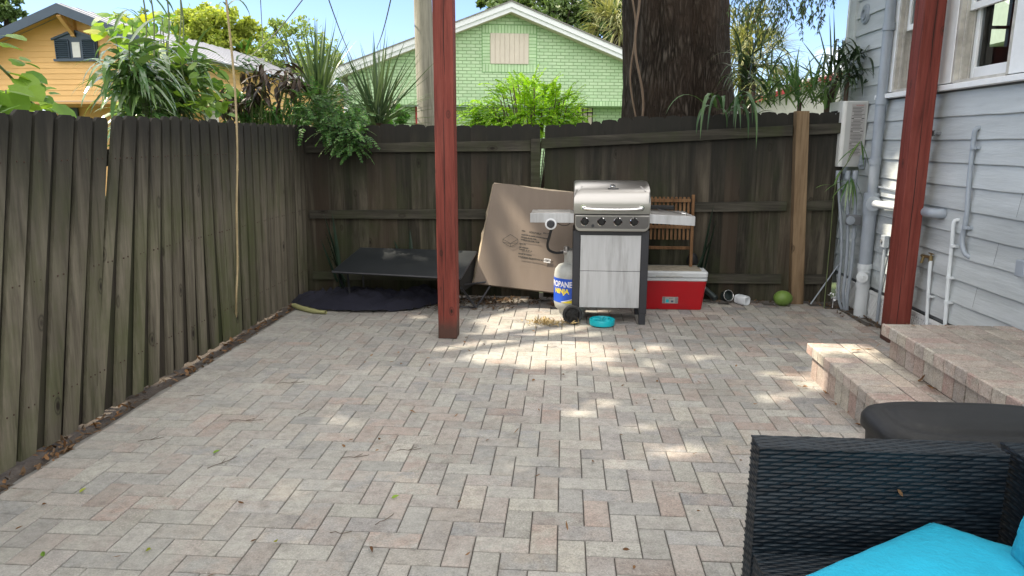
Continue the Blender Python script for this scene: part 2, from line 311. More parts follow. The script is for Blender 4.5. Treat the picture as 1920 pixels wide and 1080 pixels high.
M['lf_snake'] = leafmat('snake_plant_blades', (.008, .02, .014), (.02, .04, .024), .08, .4)
M['lf_dry'] = leafmat('dry_brown_leaves', (.10, .05, .025), (.30, .17, .085), .15, .8, spec=.1)
M['lf_gold'] = leafmat('dry_golden_leaves', (.20, .14, .06), (.50, .39, .20), .2, .7, spec=.1)
M['lf_litter'] = leafmat('leaf_litter', (.05, .035, .022), (.20, .13, .08), .1, .9, spec=.1)

# ---------------------------------------------------------------- mesh helpers
class MB:
    def __init__(s): s.v = []; s.f = []; s.mi = []
    def add(s, vs, fs, mi=0):
        b = len(s.v); s.v.extend([tuple(p) for p in vs]); s.f.extend([tuple(b+i for i in f) for f in fs]); s.mi.extend([mi]*len(fs))
    def box(s, x0, x1, y0, y1, z0, z1, mi=0, mat=None):
        p = [Vector((x, y, z)) for x, y, z in ((x0, y0, z0), (x1, y0, z0), (x1, y1, z0), (x0, y1, z0), (x0, y0, z1), (x1, y0, z1), (x1, y1, z1), (x0, y1, z1))]
        if mat is not None: p = [mat @ q for q in p]
        s.add(p, [(0, 3, 2, 1), (4, 5, 6, 7), (0, 1, 5, 4), (1, 2, 6, 5), (2, 3, 7, 6), (3, 0, 4, 7)], mi)
    def bar(s, a, b, wdt, hgt, mi=0, up=(0, 0, 1)):
        a = Vector(a); b = Vector(b); d = (b-a); L = d.length; d.normalize(); u = Vector(up)
        if abs(d.dot(u)) > .98: u = Vector((0, 1, 0))
        x = d.cross(u).normalized(); u = x.cross(d)
        m = Matrix((x, d, u)).transposed().to_4x4(); m.translation = a
        s.box(-wdt/2, wdt/2, 0, L, -hgt/2, hgt/2, mi, m)
    def tube(s, pts, rad, n=10, mi=0, cap=True):
        pts = [Vector(p) for p in pts]; k = len(pts)
        rad = rad if hasattr(rad, '__len__') else [rad]*k
        ref = None; vs = []; fs = []
        for i, p in enumerate(pts):
            d = (pts[min(i+1, k-1)]-pts[max(i-1, 0)]).normalized()
            if ref is None: ref = Vector((0, 0, 1)) if abs(d.z) < .9 else Vector((1, 0, 0))
            x = d.cross(ref).normalized(); y = d.cross(x).normalized(); ref = -y if False else x.cross(d)
            for j in range(n):
                a = 2*math.pi*j/n; vs.append(p+(x*math.cos(a)+y*math.sin(a))*rad[i])
        for i in range(k-1):
            for j in range(n): fs.append((i*n+j, i*n+(j+1) % n, (i+1)*n+(j+1) % n, (i+1)*n+j))
        if cap: fs.append(tuple(range(n))); fs.append(tuple(range((k-1)*n, k*n))[::-1])
        s.add(vs, fs, mi)
    def lathe(s, prof, cx, cy, n=32, mi=0, mat=None):
        vs = []; fs = []; k = len(prof)
        for r, z in prof:
            for j in range(n): a = 2*math.pi*j/n; vs.append(Vector((cx+r*math.cos(a), cy+r*math.sin(a), z)))
        for i in range(k-1):
            for j in range(n): fs.append((i*n+j, i*n+(j+1) % n, (i+1)*n+(j+1) % n, (i+1)*n+j))
        if mat is not None: vs = [mat @ q for q in vs]
        s.add(vs, fs, mi)
    def prism(s, poly, y0, y1, mi=0, axis='y'):
        n = len(poly)
        if axis == 'y': vs = [(x, y0, z) for x, z in poly]+[(x, y1, z) for x, z in poly]
        elif axis == 'x': vs = [(y0, x, z) for x, z in poly]+[(y1, x, z) for x, z in poly]
        else: vs = [(x, z, y0) for x, z in poly]+[(x, z, y1) for x, z in poly]
        s.add(vs, [tuple(range(n)), tuple(range(n, 2*n))[::-1]]+[(i, i+n, (i+1) % n+n, (i+1) % n) for i in range(n)], mi)
    # leaves
    def leaf(s, p, d, up, L, W, mi=0, fold=.15, curl=.1):
        d = d.normalized(); x = d.cross(up)
        if x.length < 1e-3: x = d.cross(Vector((1, .2, 0)))
        x.normalize(); u = x.cross(d)
        P = lambda t, s_, h: p+d*(L*t)+x*(W*s_)+u*(h*W-curl*L*t*t)
        vs = [P(0, 0, 0), P(.28, -.42, fold), P(.28, 0, 0), P(.28, .42, fold), P(.62, -.4, fold), P(.62, 0, 0), P(.62, .4, fold), P(1, 0, 0)]
        s.add(vs, [(0, 2, 1), (0, 3, 2), (1, 2, 5, 4), (2, 3, 6, 5), (4, 5, 7), (5, 6, 7)], mi)
    def round_leaf(s, p, d, up, L, mi=0):
        d = d.normalized(); x = d.cross(up)
        if x.length < 1e-3: x = Vector((1, 0, 0))
        x.normalize(); u = x.cross(d); c = random.uniform(.0, .35)
        ring = [(0.06, 0), (-.04, .3), (.2, .52), (.55, .5), (.85, .28), (.98, 0)]
        vs = [p+d*(.45*L)]
        loop = ring+[(t, -w_) for t, w_ in ring[-2:0:-1]]
        for t, w_ in loop: vs.append(p+d*(t*L)+x*(w_*L)+u*(abs(w_)*L*c-.15*L*t*t))
        n = len(loop)
        s.add(vs, [(0, i+1, (i+1) % n+1) for i in range(n)], mi)
    def blade(s, p, d, L, W, droop=.6, n=7, mi=0, fold=.25, twist=0, tip=.0, base=.35):
        p = Vector(p); d = Vector(d).normalized(); x = d.cross(Vector((0, 0, 1)))
        if x.length < .05: x = Vector((random.uniform(-1, 1), random.uniform(-1, 1), 0))
        x.normalize(); vs = []; fs = []; st = L/n
        if twist: x = Matrix.Rotation(twist, 3, d) @ x
        for i in range(n+1):
            t = i/n; u = x.cross(d).normalized()
            wd = W*.5*(base+(1-base)*min(1, t*4))*(1-t**2.2*(1-tip))
            vs += [p-x*wd+u*wd*fold, p, p+x*wd+u*wd*fold]
            p = p+d*st; d = (d+Vector((0, 0, -droop/n*(.4+1.6*t)))).normalized()
        for i in range(n):
            a = 3*i; fs += [(a, a+1, a+4, a+3), (a+1, a+2, a+5, a+4)]
        s.add(vs, fs, mi)
    def build(s, name, mats, parent=None, smooth=False, bevel=0, seg=2, auto=None):
        me = bpy.data.meshes.new(name); me.from_pydata(s.v, [], s.f)
        mats = mats if isinstance(mats, (list, tuple)) else [mats]
        for m_ in mats: me.materials.append(M[m_] if isinstance(m_, str) else m_)
        if len(mats) > 1: me.polygons.foreach_set('material_index', s.mi)
        if smooth: me.polygons.foreach_set('use_smooth', [True]*len(s.f))
        me.update(); o = bpy.data.objects.new(name, me); C.objects.link(o)
        if parent is not None: o.parent = parent; o.matrix_parent_inverse = parent.matrix_world.inverted() if False else Matrix.Translation(-parent.location)
        if bevel:
            b = o.modifiers.new('bevel', 'BEVEL'); b.width = bevel; b.segments = seg; b.limit_method = 'ANGLE'; b.angle_limit = R(35)
        if smooth and auto:
            try: me.set_sharp_from_angle(angle=R(auto))
            except Exception: pass
        return o
def tag(o, label=None, cat=None, group=None, kind=None):
    if label: o['label'] = label
    if cat: o['category'] = cat
    if group: o['group'] = group
    if kind: o['kind'] = kind
    return o
def thing(name, loc, label, cat, group=None):
    o = bpy.data.objects.new(name, None); C.objects.link(o); o.location = loc; o.empty_display_size = .1
    return tag(o, label, cat, group)
def quads(name, pts, size, mat, parent=None, asp=.5, jit=.5, flat=0.0, aim=None):
    """many small pointed leaves, one island each"""
    pts = np.asarray(pts, float); n = len(pts)
    d = rng.normal(size=(n, 3)); d[:, 2] = d[:, 2]*.8-.25
    if aim is not None: d = d*(1-flat)+np.asarray(aim)*flat
    d /= np.linalg.norm(d, axis=1)[:, None]
    r = rng.normal(size=(n, 3)); x = np.cross(d, r); x /= np.linalg.norm(x, axis=1)[:, None]
    L = size*(1-jit+2*jit*rng.random(n))[:, None]; W = L*asp
    u = np.cross(x, d)
    V = np.stack([pts, pts+d*L*.35+x*W*.5+u*W*.12, pts+d*L*.75+x*W*.33, pts+d*L, pts+d*L*.75-x*W*.33, pts+d*L*.35-x*W*.5+u*W*.12], 1).reshape(-1, 3)
    me = bpy.data.meshes.new(name)
    me.vertices.add(6*n); me.vertices.foreach_set('co', V.astype(np.float32).ravel())
    me.loops.add(6*n); me.loops.foreach_set('vertex_index', np.arange(6*n, dtype=np.int32))
    me.polygons.add(n); me.polygons.foreach_set('loop_start', np.arange(0, 6*n, 6, dtype=np.int32)); me.polygons.foreach_set('loop_total', np.full(n, 6, dtype=np.int32))
    me.materials.append(M[mat]); me.update(calc_edges=True); me.validate()
    o = bpy.data.objects.new(name, me); C.objects.link(o)
    if parent is not None: o.parent = parent; o.matrix_parent_inverse = Matrix.Translation(-parent.location)
    return o
def clumps(centers, radii, per, squash=.8, shell=.5):
    out = []
    for c, r in zip(centers, radii):
        k = int(per*(r if per > 0 else 1)) if False else per
        p = rng.normal(size=(k, 3)); p /= np.linalg.norm(p, axis=1)[:, None]
        p *= (rng.random(k)**shell)[:, None]*r; p[:, 2] *= squash; out.append(p+np.array(c))
    return np.concatenate(out)
def sm(pts, k=4):
    """Catmull-Rom through points"""
    P = [Vector(p) for p in pts]; P = [P[0]*2-P[1]]+P+[P[-1]*2-P[-2]]; o = []
    for i in range(1, len(P)-2):
        a, b, c, d = P[i-1:i+3]
        for j in range(k):
            t = j/k; o.append(.5*((2*b)+(c-a)*t+(2*a-5*b+4*c-d)*t*t+(3*b-a-3*c+d)*t**3))
    o.append(P[-2]); return o
def text_mesh(body, size, mat, fn, parent, name='lettering', spacing=1.0, thick=0, bold=0, sub=0):
    cu = bpy.data.curves.new(name, 'FONT'); cu.body = body; cu.size = size; cu.space_character = spacing; cu.offset = bold; cu.resolution_u = 3
    t = bpy.data.objects.new(name, cu); C.objects.link(t)
    dg = bpy.context.evaluated_depsgraph_get(); me = bpy.data.meshes.new_from_object(t.evaluated_get(dg))
    bpy.data.objects.remove(t); bpy.data.curves.remove(cu)
    for v_ in me.vertices: v_.co = fn(v_.co.x, v_.co.y)
    me.materials.clear(); me.materials.append(M[mat]); me.name = name
    o = bpy.data.objects.new(name, me); C.objects.link(o)
    o.parent = parent; o.matrix_parent_inverse = Matrix.Translation(-parent.location)
    return o
def V3(*a): return Vector(a)
#PART2
# ================================================================ SETTING: ground and paving
g = MB(); g.add([(-400, -200, -.035), (400, -200, -.035), (400, 900, -.035), (-400, 900, -.035)], [(0, 1, 2, 3)])
tag(g.build('ground', 'grassy'), kind='structure')
g = MB(); nx, ny = 70, 110
vs = []; 
for j in range(ny+1):
    for i in range(nx+1):
        x = -2.75+5.5*i/nx; y = -2+8.95*j/ny
        edge = (x < -2.33 or x > 2.45 or y > 6.6)
        vs.append((x, y, -.022+(.014*mnoise.noise(Vector((x*9, y*9, 0)))+.006 if edge else 0)))
g.add(vs, [(j*(nx+1)+i, j*(nx+1)+i+1, (j+1)*(nx+1)+i+1, (j+1)*(nx+1)+i) for j in range(ny) for i in range(nx)])
tag(g.build('dirt_ground', 'dirt', smooth=True), kind='structure')
U, PX0, PY0 = .10163, -.0065, 2.5445
def lim_right(y):
    if y > 6.45: return 2.33
    if y > 5.75: return 2.44
    return 2.52
pv = MB()
def brick(mb, x0, x1, y0, y1, z=0.0, h=.045, gap=.0022, bv=.0035):
    a = [(random.uniform(-.0012, .0012)) for _ in range(4)]; zj = z+random.uniform(-.0016, .0012)
    x0 += gap; x1 -= gap; y0 += gap; y1 -= gap
    tx, ty = random.uniform(-.004, .004), random.uniform(-.004, .004)
    def P(x, y, dz): return (x, y, zj+dz+(x-(x0+x1)/2)*tx+(y-(y0+y1)/2)*ty)
    o = [P(x0, y0, -bv*.8), P(x1, y0, -bv*.8), P(x1, y1, -bv*.8), P(x0, y1, -bv*.8)]
    i_ = [P(x0+bv, y0+bv, 0), P(x1-bv, y0+bv, 0), P(x1-bv, y1-bv, 0), P(x0+bv, y1-bv, 0)]
    b = [(x0, y0, z-h), (x1, y0, z-h), (x1, y1, z-h), (x0, y1, z-h)]
    mb.add(o+i_+b, [(4, 5, 6, 7)]+[(k, (k+1) % 4, (k+1) % 4+4, k+4) for k in range(4)]+[(k+8, (k+1) % 4+8, (k+1) % 4, k) for k in range(4)])
XL = PX0-21*U
for r in range(-42, 41):
    for i in range(-23, 26):
        m4 = (i+r) % 4
        if m4 == 0: x0, x1, y0, y1 = i, i+2, r-1, r
        elif m4 == 3: x0, x1, y0, y1 = i, i+1, r-2, r
        else: continue
        x0, x1, y0, y1 = PX0+x0*U, PX0+x1*U, PY0+y0*U, PY0+y1*U
        if x1 <= XL+.01 or y0 > 6.58: continue
        x0 = max(x0, XL); cy = (y0+y1)/2
        if x0 > lim_right(cy)-.03: continue
        x1 = min(x1, lim_right(cy))
        if x0 > 1.62 and y1 < 4.3: continue
        brick(pv, x0, x1, y0, min(y1, 6.62))
y = -1.7
while y < 6.5:
    brick(pv, XL-.2, XL, y, y+.1016); y += .1016
tag(pv.build('patio_paving', 'paver'), kind='structure')
g = MB(); g.add([(XL-.2, -1.7, -.0075), (2.5, -1.7, -.0075), (2.5, 6.3, -.0075), (2.33, 6.61, -.0075), (XL-.2, 6.61, -.0075)], [(0, 1, 2, 3, 4)])
tag(g.build('joint_sand', 'sand'), kind='structure')
# thin concrete edging along the left and the right border
g = MB()
ys = np.linspace(-1.7, 6.55, 60)
def strip(mb, path, wd, zt):
    vs = []
    for k, (x, y) in enumerate(path):
        a = Vector(path[max(k-1, 0)]); b = Vector(path[min(k+1, len(path)-1)]); d = (b-a).normalized(); n = Vector((-d.y, d.x))
        w_ = wd*(.6+.7*abs(mnoise.noise(Vector((x*6, y*6, 3)))))
        zz = zt+.005*mnoise.noise(Vector((x*15, y*15, 0)))
        vs += [(x, y, zz), (x+n.x*w_, y+n.y*w_, zz-.004), (x+n.x*w_*1.25, y+n.y*w_*1.25, -.04)]
    n = len(path)
    mb.add(vs, [(3*k+c, 3*k+3+c, 3*k+4+c, 3*k+1+c) for k in range(n-1) for c in (0, 1)])
strip(g, [(XL-.202, y) for y in ys], .045, -.008)
strip(g, [(lim_right(y)+.006 if y < 5.7 else 2.526-.09*(y-5.7) if y < 6.4 else 2.463-1.1*(y-6.4), y) for y in np.linspace(6.55, 4.5, 30)], .045, -.006)
tag(g.build('paving_edging', 'concrete', smooth=True), kind='structure')

# ================================================================ FENCES
def board(mb, b0, b1, t0, t1, x_b, x_t, th, ear=.022, zb=.015, zt=1.59, mi=0):
    """picket from bottom edge (b0..b1) to top edge (t0..t1) along y; front face on +x"""
    def P(s, t, x): # s 0..1 across, t height 0..1
        yb = b0+(b1-b0)*s; yt = t0+(t1-t0)*s; return Vector((x_b+(x_t-x_b)*t+x, yb+(yt-yb)*t, zb+(zt-zb)*t))
    e = ear/(t1-t0); et = 1-ear/(zt-zb)
    prof = [(0, 0), (1, 0), (1, .5), (1, et), (1-e, 1), (e, 1), (0, et), (0, .5)]
    bow = random.uniform(-.004, .004)
    f = [P(s, t, bow*math.sin(t*3.1)) for s, t in prof]; b = [P(s, t, -th+bow*math.sin(t*3.1)) for s, t in prof]; n = len(prof)
    mb.add(f+b, [tuple(range(n)), tuple(range(n, 2*n))[::-1]]+[(i, (i+1) % n, (i+1) % n+n, i+n)[::-1] for i in range(n)], mi)
rs_ = lambda s=.004: random.uniform(-s, s)
lf = thing('board_fence', (-2.45, 2.5, 0), 'leaning weathered grey-brown board fence with green algae along the left side of the patio', 'fence')
tops = [3.143, 3.288, 3.424, 3.562, 3.698, 3.825, 3.96, 4.083, 4.214, 4.312, 4.432, 4.553, 4.674, 4.815, 4.95, 5.092]
y = tops[0]
while y > -1.2: y -= .139; tops.insert(0, y)
while tops[-1] < 6.6: tops.append(tops[-1]+.131)
tl = lambda y: float(np.interp(y, [0, 3.14, 3.69, 3.72, 3.83, 3.96, 4.08, 4.21, 4.43, 4.6, 4.9, 5.1, 6.6], [.1, .16, .15, .19, .19, .13, .12, .07, .04, .01, -.05, 0, 0]))
fb = MB(); xtop = lambda y: float(np.interp(y, [0, 3, 4, 5, 6.6], [-2.35, -2.36, -2.38, -2.40, -2.42]))
for k in range(len(tops)-1):
    a, b = tops[k], tops[k+1]; wd = b-a; ta = tl((a+b)/2)+random.uniform(-.006, .006); sh = ta*1.58
    zt = 1.575+random.uniform(-.012, .012)+(.015 if a > 3.8 else 0)
    fr = .70; x_ = random.uniform(-.004, .004)
    ga = .0
    if abs(a-3.698) < .01: ga = .034
    board(fb, a-sh, a-sh+wd*(.66), a+ga, a+wd*.80, -2.45+x_, xtop(a)+x_, .018, zt=zt)
    for zn in (.25, .82, 1.36):
        for q in (.18, .58):
            tt = zn/1.575; yy = (a-sh+wd*.66*(q+.1))*(1-tt)+(a+ga+wd*.8*(q+.1))*tt; xx = (-2.45)*(1-tt)+xtop(a)*tt+x_+.0005
            fb.tube([(xx-.004, yy+rs_(), zn+rs_()), (xx+.0018, yy+rs_(0), zn)], .0042, 6, 2)
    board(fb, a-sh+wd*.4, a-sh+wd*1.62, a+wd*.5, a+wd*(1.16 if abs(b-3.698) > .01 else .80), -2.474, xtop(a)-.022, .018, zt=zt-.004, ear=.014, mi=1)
fb.build('boards', ['fence', 'fence_gap_shade', 'rust'], lf)
r_ = MB()
for z in (.25, .82, 1.36): r_.box(-2.56+z*.03, -2.52+z*.03, -1.2, 6.6, z-.045, z+.045)
r_.build('rails', 'rail', lf)
r_ = MB()
for yy in (-1, 1.4, 3.8, 6.2): r_ = MB(); r_.box(-2.67, -2.58, yy, yy+.09, -.02, 1.5); r_.build('post', 'newpost', lf)

def back_fence(x0, x1, ztf, rails, th=.018, yb=6.66):
    mb = MB(); x = x0
    while x < x1-.02:
        wd = min(random.choice([.138, .14, .142, .136, .095]), x1-x); zt = ztf(x)+random.uniform(-.012, .01); e = .02
        t = 0; dy = random.uniform(0, .004)
        pr = [(x+.0002-t, .01), (x+wd+.0015-t, .01), (x+wd+.0015+t, zt-e*1.3), (x+wd-e*.7+t, zt-e*.35), (x+wd/2+t, zt), (x+e*.7+t, zt-e*.35), (x+.0002+t, zt-e*1.3)]
        mb.prism(pr, yb+dy, yb+dy+th); x += wd
    return mb
bl = thing('board_fence', (-1.3, 6.66, 0), 'dark back fence section behind the red post, lower than the one behind the grill', 'fence')
back_fence(-2.50, -.235, lambda x: 1.60, 0).build('boards', 'fence_b', bl)
for za, zb_ in ((1.345, 1.408), (.735, .80), (.15, .20)):
    h1 = 0.0 if za < 1 else .045; h1 = .06 if za > 1 else .035
    r_ = MB(); r_.prism([(-2.40, za), (-.315, za+h1*.35), (-.315, za+h1*.35+.095), (-2.40, za+.075)], 6.62, 6.657); r_.build('rail', 'rail', bl, bevel=.003)
r_ = MB(); r_.box(-.313, -.228, 6.585, 6.65, -.02, 1.475); r_.build('post', 'rail', bl, bevel=.004)
br = thing('board_fence', (1.1, 6.66, 0), 'brown-black back fence section behind the grill and red cooler, with a lighter brown post', 'fence')
zr = lambda x: float(np.interp(x, [-.2, .6, 1.4, 2.4], [1.60, 1.67, 1.705, 1.72]))
back_fence(-.19, 2.45, zr, 0).build('boards', 'fence_b', br)
for a0, a1, hh in ((1.39, 1.505, .09), (.80, .845, .085), (.165, .178, .085)):
    s = (a1-a0)/2.18
    for xa, xb in ((-.222, 1.985), (2.11, 2.40)):
        za, zb_ = a0+s*(xa+.2), a0+s*(xb+.2)
        r_ = MB(); r_.prism([(xa, za), (xb, zb_), (xb, zb_+hh), (xa, za+hh)], 6.615, 6.657); r_.build('rail', 'rail', br, bevel=.003)
r_ = MB(); r_.add([(2.075, 6.57, -.02), (2.185, 6.57, -.02), (2.185, 6.66, -.02), (2.075, 6.66, -.02), (1.99, 6.57, 1.715), (2.10, 6.57, 1.715), (2.10, 6.66, 1.715), (1.99, 6.66, 1.715)],
       [(0, 3, 2, 1), (4, 5, 6, 7), (0, 1, 5, 4), (1, 2, 6, 5), (2, 3, 7, 6), (3, 0, 4, 7)]); r_.build('post', 'newpost', br, bevel=.004)

# ================================================================ RED POSTS
def redpost(x0, x1, y0, y1, label, lean=0.0):
    mb = MB()
    nz = 26; mat = []
    z0, z1 = 0, 3.0; vs = []
    for k in range(nz+1):
        z = z0+(z1-z0)*k/nz; o = lean*z/3
        for (x, y) in ((x0, y0), (x1, y0), (x1, y1), (x0, y1)):
            j = .0018*mnoise.noise(Vector((x*3, y*3, z*7))); vs.append((x+j+o, y+j, z))
    mb.add(vs, [(4*k+i, 4*k+(i+1) % 4, 4*k+4+(i+1) % 4, 4*k+4+i) for k in range(nz) for i in range(4)]+[(0, 3, 2, 1), (4*nz, 4*nz+1, 4*nz+2, 4*nz+3)])
    o = mb.build('patio_post', 'redwood', bevel=.006, seg=2)
    ck = MB(); xc = x0+(x1-x0)*.47
    for (za, zb, off) in ((.45, 1.75, 0), (1.9, 2.45, .012), (.12, .5, -.02)):
        n = 22; vs = []
        for k in range(n+1):
            t = k/n; z = za+(zb-za)*t; w_ = .0022*math.sin(math.pi*t)**.6+.0002; xx = xc+off+.006*mnoise.noise(Vector((z*3, off, 1)))+lean*z/3; vs += [(xx-w_, y0-.0012, z), (xx+w_, y0-.0012, z)]
        ck.add(vs, [(2*k, 2*k+1, 2*k+3, 2*k+2) for k in range(n)])
    ck.build('drying_crack', 'dark', o)
    return tag(o, label, 'post', 'red stained patio posts')
redpost(-.93, -.79, 5.16, 5.30, 'thick red-stained wooden post standing on the pavers left of the grill')
redpost(2.39, 2.535, 5.30, 5.445, 'thick red-stained wooden post behind the paver steps, in front of the grey house wall')
b = MB(); b.box(-1.3, 2.56, 5.17, 5.29, 3.0, 3.16)
tag(b.build('patio_beam', 'redwood', bevel=.005), 'red-stained wooden beam resting on the two red patio posts', 'beam')

# ================================================================ PAVER STEPS
rs0 = lambda: random.uniform(-.002, .002)
st = thing('paver_steps', (2.1, 3.5, 0), 'two low paver steps up to a landing beside the grey house', 'steps')
def slab_top(x0, x1, y0, y1, z, name, nose):
    t = MB(); y = y1; 
    # nosing course of bricks, with a rounded edge, along x0 and along far end
    while y > y0:
        ya = max(y-.1016, y0); brick(t, x0, x0+.2, ya, y, z, .062, .0032, .006); y -= .1016
    x = x0+.2; row = 0
    while x < x1-.01:
        xb = min(x+.1016, x1); y = y1-(.1 if row % 2 else 0)
        if row % 2: brick(t, x, xb, y1-.1, y1, z, .062, .0034, .005)
        while y > y0:
            ya = max(y-.2032, y0); brick(t, x, xb, ya, y, z, .062, .0034, .005); y -= .2032
        x = xb; row += 1
    return t
slab_top(1.53, 1.915, 2.85, 4.485, .215, 't', 1).build('lower_tread', 'paver_step', st)
t = MB(); y = 4.455; 
while y > 2.87:
    ya = max(y-.1016, 2.87); t.box(1.56+rs0(), 1.60, ya+.003, y-.003, -.02, .152); y -= .1016
x = 1.602
while x < 2.6:
    xb = min(x+.1016, 2.6); t.box(x+.0018, xb-.0018, 4.42, 4.455, -.02, .153) if x < 1.9 else None; x = xb
t.build('lower_riser', 'paver_step', st, bevel=.003)
t = MB(); t.box(1.595, 1.92, 2.88, 4.45, -.02, .149); t.box(1.536, 1.92, 2.86, 4.479, .155, .209); t.build('lower_core', 'sand', st)
slab_top(1.875, 2.60, 2.85, 4.235, .41, 't', 1).build('landing_tread', 'paver_tread', st)
# lighter nosing course on the landing edge
t = MB(); y = 4.205
while y > 2.87:
    ya = max(y-.1016, 2.87); t.box(1.908+rs0(), 1.95, ya+.003, y-.003, .215, .347); y -= .1016
x = 1.952
while x < 2.58:
    xb = min(x+.1016, 2.58); t.box(x+.0018, xb-.0018, 4.165, 4.205, -.02, .348); x = xb
t.build('landing_riser', 'paver_step', st, bevel=.003)
t = MB(); t.box(1.945, 2.59, 2.88, 4.20, -.02, .345); t.box(1.89, 2.59, 2.86, 4.228, .350, .4035); t.build('landing_core', 'pale_joint', st)
t = MB(); y = 4.235
while y > 2.86:
    ya = max(y-.1016, 2.86); brick(t, 1.862, 1.885, ya, y, .412, .066, .0030, .005); y -= .1016
t.build('landing_nosing', 'paver_step', st)

# ================================================================ GREY HOUSE (right)
WX = 2.62
hs = thing('grey_house', (4.5, 2, 0), 'grey-blue clapboard house with white-trimmed windows on the right', 'house')
sd = MB(); P = .1522
zs = [1.62+P*k for k in range(-9, 13)]
def lap(mb, z, y0, y1):
    n = max(2, int((y1-y0)/.11)); vs = []
    for i in range(n+1):
        y = y0+(y1-y0)*i/n; j = .0045*mnoise.noise(Vector((0, y*2.3, z*9)))+.0025*mnoise.noise(Vector((3, y*13, z*9)))
        dx = .003*mnoise.noise(Vector((7, y*5, z*4)))
        vs += [(WX-.001, y, z+P+.012), (WX-.012+dx, y, z+P*.5), (WX-.020+dx, y, z+.004+j), (WX-.018+dx, y, z+j), (WX+.004, y, z+j)]
    mb.add(vs, [(5*i+c, 5*i+5+c, 5*i+6+c, 5*i+1+c) for i in range(n) for c in range(4)])
for k, z in enumerate(zs):
    segs = [(-2.5, 7.12)]
    if z+P > 1.80: segs = [(-2.5, 4.43), (6.33, 7.12)]
    out = []
    for a, b in segs:
        y = a+((k*1.37) % 2.9)
        prev = a
        while y < b: 
            if y-prev > .5 and b-y > .5: out.append((prev, y-.0015)); prev = y+.0015
            y += 2.9
        out.append((prev, b))
    for a, b in out: lap(sd, z, a, b)
sd.build('clapboard_siding', 'siding', hs)
# structural shell behind the clapboards (with the window hole)
sh = MB()
sh.box(WX+.002, WX+.09, -2.5, 4.60, .222, 3.3); sh.box(WX+.002, WX+.09, 6.16, 7.14, .222, 3.3)
sh.box(WX+.002, WX+.09, 4.60, 6.16, .222, 1.84); sh.box(WX+.002, WX+.09, 4.60, 6.16, 2.95, 3.3); sh.box(WX+.002, WX+.09, 5.26, 5.58, 1.84, 2.95)
A, B = aY(1849, 80, 7.05), aY(1908, 6, 7.05); ox0, ox1, oz0, oz1 = A.x, B.x, min(A.z, B.z)-.02, max(A.z, B.z)+.25
sh.box(WX+.09, ox0, 7.05, 7.14, .1, 3.3); sh.box(ox1, 7, 7.05, 7.14, .1, 3.3); sh.box(ox0, ox1, 7.05, 7.14, .1, oz0); sh.box(ox0, ox1, 7.05, 7.14, oz1, 3.3)
sh.box(WX+.09, 7, -2.5, -2.4, .1, 3.3); sh.box(7, 7.1, -2.5, 7.14, .1, 3.3); sh.box(WX+.09, 7, -2.4, 7.05, .10, .2)
sh.build('wall', 'interior', hs)
f = MB(); zc_ = aY(1875, 47, 7.05).z; xc_ = aY(1857, 40, 7.05).x
f.box(ox0, ox1, 7.06, 7.10, zc_-.012, zc_+.012); f.box(xc_-.012, xc_+.012, 7.055, 7.105, oz0, oz1); f.box(ox1-.05, ox1-.01, 7.055, 7.105, oz0, oz1)
f.build('far_window_bars', 'bluegrey', hs)
rf = MB(); rf.add([(WX-.22, -2.9, 3.25), (WX-.22, 7.5, 3.25), (4.9, 7.5, 4.4), (4.9, -2.9, 4.4), (WX-.22, -2.9, 3.13), (WX-.22, 7.5, 3.13), (4.9, 7.5, 4.28), (4.9, -2.9, 4.28), (7.5, 7.5, 3.25), (7.5, -2.9, 3.25), (7.5, 7.5, 3.13), (7.5, -2.9, 3.13)],
    [(0, 3, 2, 1), (4, 5, 6, 7), (0, 1, 5, 4), (1, 2, 6, 5), (3, 0, 4, 7), (2, 3, 9, 8), (6, 10, 11, 7), (8, 9, 11, 10), (2, 8, 10, 6), (3, 7, 11, 9)])
rf.build('roof', 'shingle', hs)
cb = MB(); cb.box(WX-.035, WX+.09, 7.142, 7.20, .1, 3.12); cb.box(WX-.035, WX-.003, 7.05, 7.14, .22, 3.12); cb.build('corner_board', 'siding', hs, bevel=.003)
f = MB(); f.box(WX-.03, WX+.04, 7.201, 7.26, .9, 3.1); f.build('end_trim', 'trim', hs, bevel=.003)
